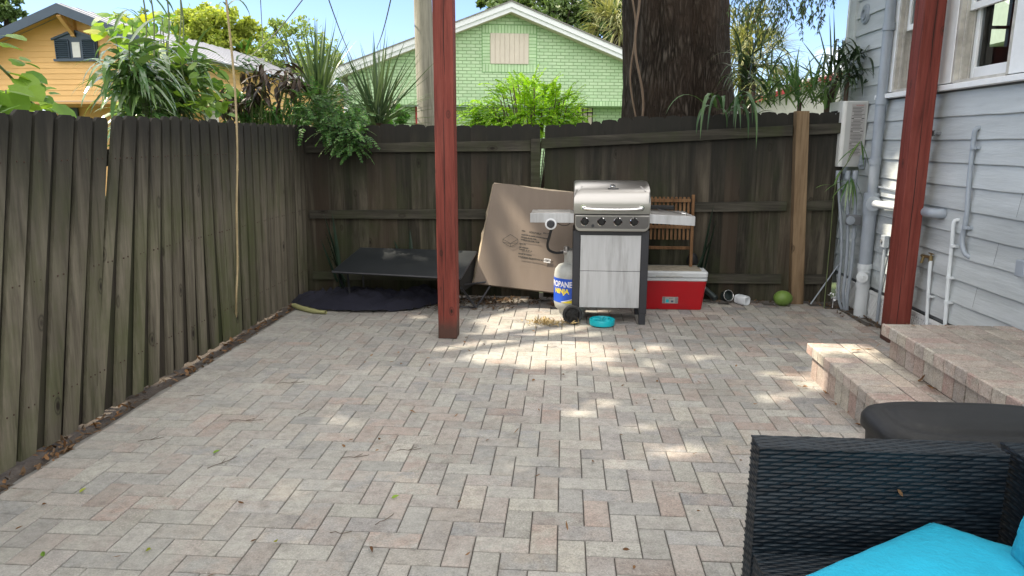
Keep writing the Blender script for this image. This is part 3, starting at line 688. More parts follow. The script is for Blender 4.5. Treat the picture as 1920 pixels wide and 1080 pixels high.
def window(y0, y1, lab):
    w_ = MB()  # frame: casings
    wf = None
    fr = MB(); zb, zt = 1.845, 2.95
    # jamb box with stepped stops
    for ya, yb, s in ((y1, y1-.03, -1), (y0, y0+.03, 1)):
        fr.box(WX-.03, WX+.13, min(ya, yb), max(ya, yb), zb, zt)
        fr.box(WX+.0, WX+.02, min(yb, yb+s*.014), max(yb, yb+s*.014), zb, zt)
        fr.box(WX+.055, WX+.065, min(yb, yb+s*.012), max(yb, yb+s*.012), zb, zt)
    fr.box(WX-.028, WX+.13, y0+.03, y1-.03, zb-.02, zb+.012); fr.box(WX-.028, WX+.13, y0+.03, y1-.03, zt-.03, zt)
    fo = fr.build('window_frame', 'jamb', hs, bevel=.002)
    a, b = y0+.034, y1-.034
    def sash(x0, x1, z0, z1, st_, rb, rt, nm, munt=0):
        m_ = MB(); m_.box(x0, x1, a, a+st_, z0, z1); m_.box(x0, x1, b-st_, b, z0, z1)
        m_.box(x0+.001, x1-.001, a+st_, b-st_, z0, z0+rb); m_.box(x0+.001, x1-.001, a+st_, b-st_, z1-rt, z1)
        if munt: m_.box(x0+.004, x1-.004, a+st_, b-st_, z0+munt, z0+munt+.02)
        m_.build(nm, 'trim', fo, bevel=.003)
        p = MB(); xm = (x0+x1)/2; p.add([(xm, a+st_, z0+rb), (xm, a+st_, z1-rt), (xm, b-st_, z1-rt), (xm, b-st_, z0+rb)], [(0, 1, 2, 3)]); p.build('pane', 'glass', fo)
    sash(WX+.070, WX+.104, 1.862, 2.40, .042, .075, .035, 'lower_sash')
    sash(WX+.022, WX+.052, 2.30, 2.92, .042, .045, .04, 'upper_sash', .22)
window(4.60, 5.25, 0); window(5.585, 6.155, 1)
tr_ = MB(); tr_.box(WX-.032, WX-.004, 6.157, 6.34, 1.845, 3.0); tr_.box(WX-.032, WX-.004, 5.252, 5.583, 1.845, 3.0); tr_.box(WX-.032, WX-.004, 4.43, 4.598, 1.845, 3.0)
tr_.box(WX-.036, WX-.004, 4.40, 6.37, 3.001, 3.12); tr_.build('window_casing', 'trim', hs, bevel=.003)
s_ = MB(); s_.prism([(WX-.065, 1.797), (WX-.003, 1.797), (WX-.003, 1.8435), (WX-.065, 1.832)], 4.38, 6.385); s_.build('window_sill', 'trim', hs, bevel=.003)
# lattice skirt
lt = MB(); y0, y1, z0, z1 = 4.2, 6.95, 0.0, .2
def lat(mb, x0, x1, sgn):
    p = .036
    for k in range(int((y1-y0+z1)/p)+2):
        ya = y0-z1+k*p
        pts = []
        for zz in (z0, z1):
            yy = ya+(zz if sgn > 0 else z1-zz); pts.append((yy, zz))
        (ya_, za), (yb_, zb) = pts
        def clip(yv, zv, yo, zo):
            if yv < y0: t = (y0-yv)/(yo-yv); return y0, zv+(zo-zv)*t
            if yv > y1: t = (y1-yv)/(yo-yv); return y1, zv+(zo-zv)*t
            return yv, zv
        if max(ya_, yb_) <= y0+.01 or min(ya_, yb_) >= y1-.01: continue
        p0 = clip(ya_, za, yb_, zb); p1 = clip(yb_, zb, ya_, za)
        mb.bar(((x0+x1)/2, p0[0], p0[1]), ((x0+x1)/2, p1[0], p1[1]), .0125, x1-x0, up=(1, 0, 0)) 
lat(lt, WX-.022, WX-.0175, 1); lat(lt, WX-.0172, WX-.0125, -1)
lt.box(WX-.026, WX-.010, y0, y1, .196, .222); lt.box(WX-.0255, WX-.0105, y0, y1, -.02, .006)
lt.build('lattice_skirt', 'lattice', hs)
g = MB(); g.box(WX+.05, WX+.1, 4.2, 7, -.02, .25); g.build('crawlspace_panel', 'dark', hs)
vt = MB(); vm = Matrix.Translation((WX-.02, 6.86, 2.55)) @ Matrix.Rotation(R(-90), 4, 'Y')
vt.lathe([(.0, .0), (.035, .004), (.037, .02), (.05, .022), (.052, .01), (.075, .012), (.085, .0), (.085, -.02)], 0, 0, 28, 0, vm); vt.build('wall_vent', 'pipe_grey', hs, smooth=True, auto=35)
ob = MB(); c_ = aX(1915, 500, WX-.03); ob.box(WX-.055, WX-.018, c_.y-.06, c_.y+.02, c_.z-.045, c_.z+.05); ob.build('outlet_box', 'pipe_grey', hs, bevel=.005)
# the neighbour house glimpsed through the far window
nb = thing('pale_house', (11, 16, 0), 'pale green house glimpsed through the two windows of the grey house', 'house')
n_ = MB(); n_.box(8.2, 16, 13.5, 19, 0, 3.25); n_.build('wall', 'paleboard', nb)
n_ = MB(); n_.prism([(13.1, 3.25), (19.4, 3.25), (16.2, 4.9)], 7.9, 16.4, axis='x'); n_.build('roof', 'paleboard', nb)

# ---------------------------------------------------------------- pipes
pp = thing('drain_pipe', (2.55, 6.22, 0), 'tall grey drain pipe with a white cleanout foot in front of the lattice', 'drain pipe')
p = MB(); p.tube([(2.548, 6.22, .93), (2.548, 6.23, 3.1)], .040, 20); p.build('upper_pipe', 'pipe_grey', pp, smooth=True, auto=40)
for z in (1.27, 1.75, 2.32):
    p = MB(); p.tube([(2.548, 6.22, z), (2.548, 6.22, z+.055)], .047, 20); p.build('collar', 'pipe_grey', pp, smooth=True, auto=40)
p = MB(); p.tube([(2.548, 6.22, .43), (2.548, 6.22, .86)], .0515, 20); p.tube([(2.548, 6.22, .86), (2.548, 6.22, 1.04)], .061, 20)
p.tube([(2.548, 6.22, .955), (2.530, 6.13, .955)], .052, 20); p.tube([(2.530, 6.135, .955), (2.526, 6.115, .955)], .060, 20); p.build('tee_pipe', 'pipe_grey', pp, smooth=True, auto=40)
p = MB(); p.tube([(2.548, 6.22, -.03), (2.548, 6.22, .40)], .052, 20); p.tube([(2.548, 6.22, .40), (2.548, 6.22, .44)], .058, 20); p.tube([(2.548, 6.22, .235), (2.548, 6.22, .27)], .058, 20)
p.tube([(2.548, 6.20, .345), (2.50, 6.12, .345)], .040, 20); p.tube([(2.505, 6.128, .345), (2.487, 6.10, .345)], .045, 20); p.bar((2.49, 6.105, .345), (2.478, 6.085, .345), .03, .03)
p.build('cleanout_pipe', 'pipe_white', pp, smooth=True, auto=40)
p = thing('wall_pipe', (2.55, 5.7, .96), 'white horizontal waste pipe running from the drain pipe behind the red post', 'pipe')
q = MB(); q.tube([(2.535, 6.11, .955), (2.55, 5.62, .965)], .030, 18); q.build('white_length', 'pipe_white', p, smooth=True, auto=40)
q = MB(); q.tube(sm([(2.55, 5.62, .965), (2.55, 5.27, .968), (2.553, 5.20, .968), (2.58, 5.165, .968), (2.61, 5.16, .968)]), .034, 18); q.build('painted_elbow', 'pipe_grey', p, smooth=True, auto=40)
def tubething(name, pts, r, mat, label, cat, clamps=(), group=None, n=12):
    t = thing(name, pts[0], label, cat, group); m_ = MB(); m_.tube(sm(pts), r, n); m_.build('pipe_run', mat, t, smooth=True, auto=45)
    for c_ in clamps:
        m_ = MB(); m_.tube([Vector(c_)-Vector((0, 0, .009)), Vector(c_)+Vector((0, 0, .009))], r*1.35, 12); m_.box(c_[0], c_[0]+.03, c_[1]-.03, c_[1]+.03, c_[2]-.008, c_[2]+.008); m_.build('clamp', mat, t)
    return t
xw = WX-.035
def W(px, py, x=xw): v_ = aX(px, py, x); return (v_.x, v_.y, v_.z)
t0 = W(1828, 240); b0 = W(1805, 455)
tubething('conduit', [(WX-.005, t0[1], t0[2]+.01), (xw, t0[1], t0[2]), W(1824, 262), W(1816, 340), W(1812, 400), W(1804, 445), W(1808, 470), (WX-.01, W(1812, 480)[1], W(1812, 480)[2])], .015, 'pipe_grey',
          'grey painted conduit bending down the clapboards, right of the shorter white one', 'conduit', [W(1826, 274), W(1813, 424)])
tubething('conduit', [(WX-.005, W(1790, 412)[1], W(1790, 412)[2]+.01), W(1788, 414), W(1785, 450), W(1780, 500), W(1775, 560), W(1772, 608), W(1772, 640)], .0125, 'pipe_white',
          'thin white pipe strapped to the clapboards behind the landing, left of the grey conduit', 'conduit', [W(1787, 458), W(1779, 517), W(1775, 563)])
hb = tubething('hose_bib_pipe', [W(1745, 486), W(1743, 505), W(1740, 550), W(1738, 600), W(1738, 640)], .012, 'pipe_white', 'short white pipe with a brass tap beside the right red post', 'tap', [W(1741, 552)])
c_ = Vector(W(1745, 480)); m_ = MB(); m_.tube([c_+V3(0, 0, -.03), c_+V3(0, 0, .012)], .014, 12); m_.tube([c_, c_+V3(-.02, .09, 0)], .011, 12); m_.tube([c_+V3(-.02, .06, 0), c_+V3(-.03, .065, -.05)], .010, 12)
m_.bar(c_+V3(0, -.03, .028), c_+V3(0, .03, .028), .01, .008); m_.tube([c_+V3(0, 0, 0), c_+V3(0, 0, .03)], .006, 8); m_.build('tap_body', 'brass', hb, smooth=True, auto=40)
c_ = Vector(W(1757, 247)); m_ = MB(); m_.tube([c_+V3(.03, 0, 0), c_+V3(-.03, 0, 0)], .012, 12); m_.tube([c_+V3(-.02, 0, 0), c_+V3(-.035, 0, 0)], .02, 12)
tag(m_.build('capped_pipe_stub', 'metergrey', smooth=True), 'small dark capped stub poking out of the clapboards under the window sill', 'pipe stub')
eb = thing('electrical_box', W(1661, 450), 'small grey outdoor electrical box with a conduit below it, left of the right red post', 'electrical box')
c_ = Vector(W(1660, 450)); m_ = MB(); m_.box(WX-.06, WX-.018, c_.y-.03, c_.y+.04, c_.z-.05, c_.z+.05); m_.build('box_body', 'pipe_grey', eb, bevel=.005)
m_ = MB(); m_.tube([c_+V3(0, 0, -.05), (c_.x, c_.y, .0)], .013, 12); m_.build('conduit', 'pipe_grey', eb, smooth=True, auto=40)
m_ = MB(); m_.tube([c_+V3(-.024, .01, 0), c_+V3(-.034, .01, 0)], .016, 12); m_.build('knob', 'metergrey', eb)
tubething('thin_pipe', [W(1632, 300), W(1630, 345), W(1640, 347), W(1690, 356), W(1730, 364)], .009, 'pipe_grey', 'thin grey pipe crossing the clapboards above the white waste pipe', 'pipe')
# ---------------------------------------------------------------- water heater
wh = thing('water_heater', (2.5, 6.78, 1.5), 'cream-white tankless water heater with a printed label, on the corner by the fence', 'water heater')
m_ = MB(); pr = [(2.41, 6.60), (2.60, 6.60), (2.60, 6.965), (2.42, 6.965), (2.392, 6.94), (2.383, 6.87), (2.383, 6.68), (2.39, 6.615)]
m_.prism(pr, 1.238, 1.80, axis='z'); m_.build('casing', 'heater', wh, bevel=.006)
m_ = MB(); m_.box(2.422, 2.588, 6.5965, 6.599, 1.25, 1.79); m_.build('side_panel', 'heater_side', wh)
m_ = MB(); m_.box(2.462, 2.578, 6.5945, 6.596, 1.33, 1.775); m_.build('label_sheet', 'labelgrey', wh)
m_ = MB()
for k in range(34):
    z = 1.745-k*.012
    if k % 9 == 8: m_.box(2.466, 2.486, 6.5935, 6.594, z, z+.006); m_.box(2.55, 2.573, 6.5935, 6.594, z, z+.006); continue
    xs_ = 2.468+random.choice([0, .0, .012]); m_.box(xs_, 2.572-random.random()*.03, 6.5935, 6.594, z, z+.0035)
m_.build('printed_lines', 'ink', wh)
text_mesh('WARNING', .014, 'redink', lambda x, y: V3(2.495+x, 6.5932, 1.757+y), wh)
m_ = MB(); m_.box(2.3795, 2.384, 6.70, 6.86, 1.70, 1.722); m_.build('exhaust_slot', 'dark', wh, bevel=.002)
for cols in ((0, 1), (5, 6)):
    m_ = MB()
    for k in range(3):
        for j in cols: y = 6.70+j*.034; m_.box(2.3805, 2.3835, y, y+.022, 1.252+k*.016, 1.260+k*.016)
    m_.build('vent_slits', 'dark', wh)
m_ = MB(); m_.box(2.3808, 2.3835, 6.77, 6.81, 1.262, 1.275); m_.box(2.381, 2.3835, 6.77, 6.81, 1.28, 1.284); m_.build('maker_badge', 'redink', wh)
m_ = MB(); m_.box(2.56, 2.60, 6.56, 6.59, 1.22, 1.30); m_.tube([(2.57, 6.575, 1.30), (2.57, 6.575, 1.34)], .012, 10); m_.tube([(2.58, 6.56, 1.26), (2.545, 6.55, 1.25)], .011, 10); m_.build('valve_block', 'pipe_grey', wh, bevel=.003)
def P65(px, py, y=6.5): v_ = aY(px, py, y); return (v_.x, v_.y, v_.z)
for i, (pts, r, lab) in enumerate((
    ([P65(1571, 322), P65(1573, 370), P65(1577, 430), P65(1577, 480), P65(1573, 525), P65(1573, 560), P65(1582, 586)], .0125, 'leftmost of the three grey hoses below the water heater'),
    ([P65(1589, 322, 6.47), P65(1589, 380, 6.47), P65(1589, 440, 6.47), P65(1586, 500, 6.47), P65(1581, 550, 6.47), P65(1585, 586, 6.47)], .0135, 'middle of the three grey hoses below the water heater'),
    ([P65(1603, 322, 6.44), P65(1603, 380, 6.44), P65(1601, 430, 6.44), P65(1596, 500, 6.44), P65(1589, 550, 6.44), P65(1588, 588, 6.44)], .0145, 'rightmost of the three grey hoses below the water heater, running behind the meter box'))):
    t_ = tubething('heater_hose', pts, r, 'pipe_grey', lab, 'hose', group='grey hoses under the water heater')
    m_ = MB(); q0 = Vector(pts[0]); m_.tube([q0+V3(0, 0, -.05), q0+V3(0, 0, .02)], r*1.6, 12)
    m_.build('coupling', 'pipe_grey', t_, smooth=True, auto=40); m_ = MB()
    if i == 2: q1 = Vector(pts[2]); m_.tube([q1+V3(0, 0, -.07), q1+V3(0, 0, -.02)], r*1.5, 12); m_.build('coupling', 'pipe_grey', t_, smooth=True, auto=40)
mt = thing('meter_box', P65(1590, 412, 6.42), 'small dark grey round-faced meter box on the hoses under the water heater', 'meter')
c_ = Vector(P65(1594, 410, 6.41)); m_ = MB(); m_.box(c_.x-.035, c_.x+.085, c_.y-.03, c_.y+.03, c_.z-.045, c_.z+.045); m_.build('box_body', 'metergrey', mt, bevel=.012)
m_ = MB(); m_.tube([c_+V3(-.015, -.03, 0), c_+V3(-.015, -.05, 0)], .036, 20); m_.tube([c_+V3(-.015, -.05, 0), c_+V3(-.015, -.056, 0)], .02, 16); m_.build('dial', 'pipe_grey', mt, smooth=True, auto=40)
# ================================================================ GRILL
gx0, gx1, gy = .075, .66, 5.70
gr = thing('gas_grill', (.37, 5.9, 0), 'stainless four-burner gas grill with side shelves and streaked white doors', 'grill')
def mirrorprof(prof, x0, x1): m_ = MB(); m_.prism(prof, x0, x1, axis='x'); return m_
# lid: profile in (y, z)
def lid():
    m_ = MB(); prof = [(5.655, .897), (5.652, .97), (5.656, 1.035), (5.672, 1.066), (5.70, 1.088), (5.76, 1.112), (5.84, 1.132), (5.93, 1.143), (6.02, 1.138), (6.09, 1.11), (6.12, 1.06), (6.125, .897)]
    xs = [gx0-.004, gx0, gx0+.012, gx0+.05, gx0+.055, .37, gx1-.045, gx1-.04, gx1-.012, gx1, gx1+.004]
    sc_ = [.9, .965, .99, 1, 1, 1, 1, 1, .99, .965, .9]; zc = .897; yc = 5.9
    vs = []; n = len(prof)
    for x, s in zip(xs, sc_):
        for (y, z) in prof: vs.append((x, yc+(y-yc)*(1 if z < 1.05 else .6+.4*s), zc+(z-zc)*(1 if z < 1.0 else (.25+.75*s))))
    fs = [(i*n+j, (i+1)*n+j, (i+1)*n+j+1, i*n+j+1) for i in range(len(xs)-1) for j in range(n-1)]
    fs += [tuple(range(n)), tuple(range((len(xs)-1)*n, len(xs)*n))[::-1]]
    m_.add(vs, fs); return m_
L_ = lid().build('lid', 'steel', gr, smooth=True, auto=50)
m_ = MB(); hp = [(.145, 5.652, .948), (.145, 5.612, .944), (.165, 5.598, .942), (.26, 5.594, .938), (.37, 5.593, .937), (.48, 5.594, .938), (.575, 5.598, .942), (.595, 5.612, .944), (.595, 5.652, .948)]
m_.tube(sm(hp), .0125, 14); 
for x in (.145, .595): m_.tube([(x, 5.652, .948), (x, 5.64, .948)], .022, 18)
m_.build('handle', 'chrome', L_, smooth=True, auto=50)
m_ = MB(); mt_ = Matrix.Translation((.372, 5.74, 1.105)) @ Matrix.Rotation(R(20), 4, 'X')
m_.lathe([(0, .012), (.02, .012), (.023, .008), (.023, -.01)], 0, 0, 22, 0, mt_); m_.build('thermometer', 'chrome', L_, smooth=True, auto=40)
m_ = MB(); m_.box(-.042, .042, -.004, .004, 0, .004, 0, Matrix.Translation((.375, 5.703, 1.0895)) @ Matrix.Rotation(R(38), 4, 'X')); m_.build('badge', 'black', L_)
for x in (.132, .590):
    m_ = MB(); m_.bar((x, 5.745, 1.109), (x+(.035 if x > .3 else -.03), 5.675, 1.072), .007, .004); m_.build('lid_crease', 'steel_dull', L_)
# body side walls + firebox
m_ = MB(); m_.box(gx0+.008, gx1-.008, 5.68, 6.11, .76, .896); m_.build('firebox', 'black', gr, bevel=.004)
# control panel, rounded lower corners
m_ = MB(); x0, x1, z0, z1 = gx0+.006, gx1+.002, .762, .888
def rr(x0, x1, z0, z1, r, n=6, top=False):
    pts = []
    for cx, cz, a0 in ((x1-r, z0+r, -90), ):
        pts += [(cx+r*math.cos(R(a0+90*i/n)), cz+r*math.sin(R(a0+90*i/n))) for i in range(n+1)]
    pts += [(x1, z1), (x0, z1)]
    pts += [(x0+r+r*math.cos(R(180+90*i/n)), z0+r+r*math.sin(R(180+90*i/n))) for i in range(n+1)]
    return pts
m_.prism(rr(x0, x1, z0, z1, .045), 5.648, 5.69); pn = m_.build('control_panel', 'steel', gr, bevel=.004)
m_ = MB(); m_.prism(rr(x0+.008, x1-.008, z0+.022, z1-.010, .034), 5.6455, 5.648); m_.build('panel_face', 'panel_dark', pn)
for x in (.158, .288, .415, .541):
    k_ = MB(); T = Matrix.Translation((x, 5.645, .838)) @ Matrix.Rotation(R(90), 4, 'X')
    k_.lathe([(.034, 0), (.034, .006), (.029, .010), (.026, .006)], 0, 0, 26, 0, T); bz = k_.build('knob_bezel', 'chrome', pn, smooth=True, auto=40)
    k_ = MB(); k_.lathe([(0, .034), (.020, .034), (.025, .026), (.027, .0)], 0, 0, 22, 0, T); k_.box(-.008, .008, -.012, .036, .012, .042, 0, T); k_.build('knob', 'blackplastic', bz, smooth=True, auto=40)
k_ = MB(); k_.lathe([(0, .012), (.011, .012), (.013, .0)], 0, 0, 16, 0, Matrix.Translation((.222, 5.645, .805)) @ Matrix.Rotation(R(90), 4, 'X')); k_.build('igniter_button', 'black', pn, smooth=True, auto=40)
# cabinet
m_ = MB(); m_.box(.118, .622, 5.72, 6.08, .135, .755); m_.build('cabinet', 'black', gr)
m_ = MB(); m_.box(.070, .128, 5.695, 5.74, .135, .762); m_.box(.070, .10, 5.74, 6.10, .14, .762); m_.build('left_panel', 'black', gr, bevel=.004)
m_ = MB(); m_.box(.607, .668, 5.695, 5.74, .09, .762); m_.box(.64, .668, 5.74, 6.10, .14, .762); m_.build('right_panel', 'black', gr, bevel=.004)
m_ = MB(); m_.box(.128, .607, 5.70, 5.73, .727, .762); m_.build('crossbar', 'black', gr)
for z0, z1 in ((.440, .725), (.140, .436)):
    m_ = MB(); m_.box(.130, .605, 5.688, 5.699, z0, z1); m_.build('door_panel', 'door', gr, bevel=.002)
for (x, y) in ((.61, 5.698), (.61, 6.05)):
    m_ = MB(); m_.box(x, x+.052, y, y+.045, .0, .138 if y > 6 else .089); m_.build('leg', 'black', gr, bevel=.003)
m_ = MB(); m_.tube([(.075, 5.69, .08), (.075, 6.10, .08)], .008, 10); m_.build('axle', 'steel_dull', gr)
m_ = MB(); m_.box(.055, .12, 6.05, 6.09, .07, .137); m_.build('axle_bracket', 'black', gr)
for y in (5.675, 6.10):
    k_ = MB(); T = Matrix.Translation((.075, y, .079)) @ Matrix.Rotation(R(90), 4, 'X')
    k_.lathe([(.060, -.022), (.074, -.022), (.079, -.016), (.079, .012), (.074, .018), (.060, .018), (.056, .008), (.056, -.02)], 0, 0, 36, 0, T); wl = k_.build('wheel', 'rubber', gr, smooth=True, auto=35)
    k_ = MB(); k_.lathe([(0, .012), (.018, .012), (.02, .004), (.05, -.002), (.056, .006)], 0, 0, 30, 0, T)
    for a in range(5): k_.box(-.007, .007, .016, .053, -.002, .010, 0, T @ Matrix.Rotation(R(72*a+18), 4, 'Z'))
    k_.build('hub', 'blackplastic', wl, smooth=True, auto=35)
# shelves
m_ = MB(); m_.box(-.268, .072, 5.69, 6.02, .825, .893); m_.build('left_shelf', 'steel_dull', gr, bevel=.004)
m_ = MB(); m_.box(-.272, .074, 5.682, 5.690, .822, .897); m_.build('left_shelf_front', 'door', gr, bevel=.003)
m_ = MB(); m_.box(-.225, .05, 5.74, 5.98, .8932, .899); m_.build('side_burner_cover', 'steel_dull', gr, bevel=.003)
k_ = MB(); T = Matrix.Translation((-.108, 5.682, .812)) @ Matrix.Rotation(R(90), 4, 'X'); k_.lathe([(0, .004), (.044, .004), (.046, 0)], 0, 0, 28, 0, T); bz = k_.build('side_knob_plate', 'whitefascia', gr, smooth=True, auto=40)
k_ = MB(); k_.lathe([(0, .038), (.022, .038), (.027, .03), (.03, .004)], 0, 0, 22, 0, T); k_.build('knob', 'black', bz, smooth=True, auto=40)
k_ = MB(); k_.lathe([(.028, .006), (.031, .008), (.034, .004)], 0, 0, 22, 0, T); k_.build('ring', 'chrome', bz)
m_ = MB(); vs = [(.664, 5.69, .892), (1.012, 5.69, .878), (.985, 6.08, .885), (.664, 6.08, .897), (.664, 5.69, .886), (1.012, 5.69, .872), (.985, 6.08, .879), (.664, 6.08, .891)]
m_.add(vs, [(0, 1, 2, 3), (4, 7, 6, 5), (0, 4, 5, 1), (1, 5, 6, 2), (2, 6, 7, 3), (3, 7, 4, 0)]); m_.build('right_shelf', 'steel_dull', gr, bevel=.001)
m_ = MB(); vs = [(.662, 5.682, .825), (1.016, 5.682, .808), (1.016, 5.682, .880), (.662, 5.682, .895), (.662, 5.690, .825), (1.016, 5.690, .808), (1.016, 5.690, .880), (.662, 5.690, .895)]
m_.add(vs, [(0, 1, 2, 3), (4, 7, 6, 5), (0, 4, 5, 1), (1, 5, 6, 2), (2, 6, 7, 3), (3, 7, 4, 0)]); m_.build('right_shelf_front', 'door', gr, bevel=.002)
m_ = MB(); vs = [(1.0165, 5.69, .808), (.99, 6.07, .82), (.99, 6.07, .883), (1.0165, 5.69, .8785)]; m_.add(vs+[(x-.006, y, z) for x, y, z in vs], [(0, 1, 2, 3), (4, 7, 6, 5), (0, 4, 5, 1), (3, 2, 6, 7)]); m_.build('right_shelf_side', 'door', gr)
# gas hose
hz = [(-.09, 5.69, .80), (-.105, 5.70, .76), (-.12, 5.74, .70), (-.135, 5.80, .63), (-.12, 5.86, .575), (-.06, 5.90, .548), (.01, 5.93, .553)]
m_ = MB(); m_.tube(sm(hz, 6), .0105, 12); m_.build('gas_hose', 'rubber', gr, smooth=True)
m_ = MB(); m_.tube(sm([(-.06, 5.72, .82), (-.02, 5.74, .795), (.03, 5.75, .80), (.07, 5.76, .84)]), .003, 6); m_.build('igniter_wire', 'rubber', gr)
# tongs on the right shelf
tg = MB(); tg.bar((.76, 5.98, .912), (.93, 5.80, .892), .010, .003); tg.bar((.77, 5.99, .905), (.935, 5.79, .887), .010, .003); tg.tube([(.93, 5.80, .890), (.955, 5.773, .888)], .009, 10)
tag(tg.build('grill_tongs', 'chrome'), 'steel barbecue tongs lying on the right shelf of the grill', 'tongs')
m_ = MB(); m_.box(-.10, .10, -.025, .025, 0, .035, 0, Matrix.Translation((.80, 6.03, .902)) @ Matrix.Rotation(R(-6), 4, 'Z')); 
tag(m_.build('grill_brush', 'blackplastic', bevel=.008), 'small black brush head lying at the back of the grill side shelf', 'brush')

# ================================================================ PROPANE TANK
tx, ty, tr = .075, 5.955, .155
tk = thing('propane_tank', (tx, ty, 0), 'grey-white propane tank with a blue PROPANE NINJA wrap beside the grill', 'gas tank')
m_ = MB(); m_.lathe([(.0, .035), (.10, .045), (.145, .085), (tr, .13), (tr, .36), (.147, .405), (.12, .44), (.07, .458), (0, .462)], tx, ty, 48); m_.build('cylinder', 'tank', tk, smooth=True)
m_ = MB(); m_.lathe([(.10, .0), (.105, .0), (.112, .06), (.10, .06), (.10, 0)], tx, ty, 36); m_.build('foot_ring', 'tank', tk, smooth=True, auto=40)
m_ = MB(); m_.lathe([(.100, .44), (.104, .44), (.100, .56), (.094, .565), (.092, .56), (.098, .44)], tx+.03, ty+.02, 36); m_.build('collar', 'tank', tk, smooth=True, auto=40)
m_ = MB(); m_.tube([(tx, ty-.02, .455), (tx, ty-.02, .57)], .018, 12); m_.tube([(-.005, 5.93, .552), (tx, 5.935, .552)], .020, 12); m_.tube([(-.03, 5.93, .552), (-.005, 5.93, .552)], .012, 12); m_.tube([(.02, 5.925, .565), (.02, 5.925, .60)], .022, 12); m_.build('valve', 'steel_dull', tk, smooth=True, auto=40)
def cyl(u, z, r): a = -math.pi/2+u/r; return V3(tx+r*math.cos(a), ty+r*math.sin(a), z)
m_ = MB(); r_w = tr+.0012; N = 60
m_.add([cyl(r_w*math.pi*2*(i/N)-.3, z, r_w) for i in range(N) for z in (.142, .345)], [(2*i, 2*((i+1) % N), 2*((i+1) % N)+1, 2*i+1) for i in range(N)])
wrp = m_.build('blue_wrap', 'blue', tk, smooth=True)
m_ = MB(); n = 24; r2 = tr+.002; a0, a1 = -.10, .10
vs = []
for i in range(n+1):
    u = a0+(a1-a0)*i/n; t = i/n; vs += [cyl(u, .143, r2), cyl(u, .143+.062*t**1.1, r2)]
m_.add(vs, [(2*i, 2*i+2, 2*i+3, 2*i+1) for i in range(n)]); m_.build('yellow_swoosh', 'yellow', wrp)
m_ = MB(); vs = []
for i in range(n+1):
    u = a0+(a1-a0)*i/n; t = i/n; vs += [cyl(u, .146+.062*t**1.1, r2), cyl(u, .152+.062*t**1.1, r2)]
m_.add(vs, [(2*i, 2*i+2, 2*i+3, 2*i+1) for i in range(n)]); m_.build('white_swoosh_line', 'whiteink', wrp)
text_mesh('PROPANE', .066, 'whiteink', lambda x, y: cyl(x*.80-.245+.01, .276+y, tr+.0028), wrp, bold=.0016)
text_mesh('NINJA', .056, 'yellow', lambda x, y: cyl(x*.95-.175, .222+y, tr+.0028), wrp, bold=.0022)

# ================================================================ CARDBOARD BOX (leaning)
bx = thing('cardboard_box', (-.4, 6.35, 0), 'large flat brown cardboard box leaning against the back fence left of the grill', 'box')
# front face corners measured on real depth (leans back towards the fence)
A_ = [aY(889, 531, 6.26), aY(1040, 548, 6.20), aY(1090, 366, 6.52), aY(925, 344, 6.55)]
K = aY(890, 470, 6.34)
nrm = (A_[1]-A_[0]).cross(A_[3]-A_[0]).normalized(); nrm = nrm if nrm.y > 0 else -nrm
bl_, br_, tr2, tl2 = A_
org = bl_; ex = (br_-bl_).normalized(); ez = (nrm.cross(ex)).normalized(); ez = ez if ez.z > 0 else -ez
# project onto one plane
def onpl(p): d = p-org; return org+ex*d.dot(ex)+ez*d.dot(ez)
# right bottom corner is hidden behind the tank; extend the face a little
fr_ = [onpl(p) for p in (bl_, br_+ex*.25, tr2+ex*.14, tl2)]
m_ = MB(); TH = .085
def subdiv(mb, q, nu=14, nv=10):
    vs = []
    for j in range(nv+1):
        for i in range(nu+1):
            u, v_ = i/nu, j/nv
            p = (q[0]*(1-u)+q[1]*u)*(1-v_)+(q[3]*(1-u)+q[2]*u)*v_
            top = .02*mnoise.noise(Vector((u*3, 1, 0)))*(v_ > .95)
            vs.append(p+nrm*.008*mnoise.noise(Vector((u*4, v_*3, 2)))+ez*top)
    mb.add(vs, [(j*(nu+1)+i, j*(nu+1)+i+1, (j+1)*(nu+1)+i+1, (j+1)*(nu+1)+i) for j in range(nv) for i in range(nu)])
subdiv(m_, fr_); m_.build('front_panel', 'card', bx, smooth=True)
m_ = MB(); bk = [p+nrm*TH for p in fr_]; n0 = [p+nrm*.001 for p in fr_]
m_.add(n0+bk, [(4, 5, 6, 7), (0, 1, 5, 4), (1, 2, 6, 5)]); m_.build('carton_body', 'card', bx)
m_ = MB()
lo = [onpl(aY(889, 531, 6.26)), fr_[3]]; wl_ = [p-ex*.035+nrm*.05 for p in lo]
for k in range(14):
    t0_, t1_ = k/14, (k+1)/14; j0, j1 = [.012*mnoise.noise(Vector((q*9, 5, 1))) for q in (t0_, t1_)]; s0 = .030*(1-.35*t0_); s1 = .030*(1-.35*t1_)
    p0, p1 = lo[0].lerp(lo[1], t0_), lo[0].lerp(lo[1], t1_)
    m_.add([p0, p1, p1-ex*(s1+j1)+nrm*.05, p0-ex*(s0+j0)+nrm*.05], [(0, 1, 2, 3)])
    m_.add([p1-ex*(s1+j1)+nrm*.05, p0-ex*(s0+j0)+nrm*.05, p0+nrm*TH, p1+nrm*TH], [(0, 1, 2, 3)])
m_.build('torn_left_flap', 'card_edge', bx)
m_ = MB()
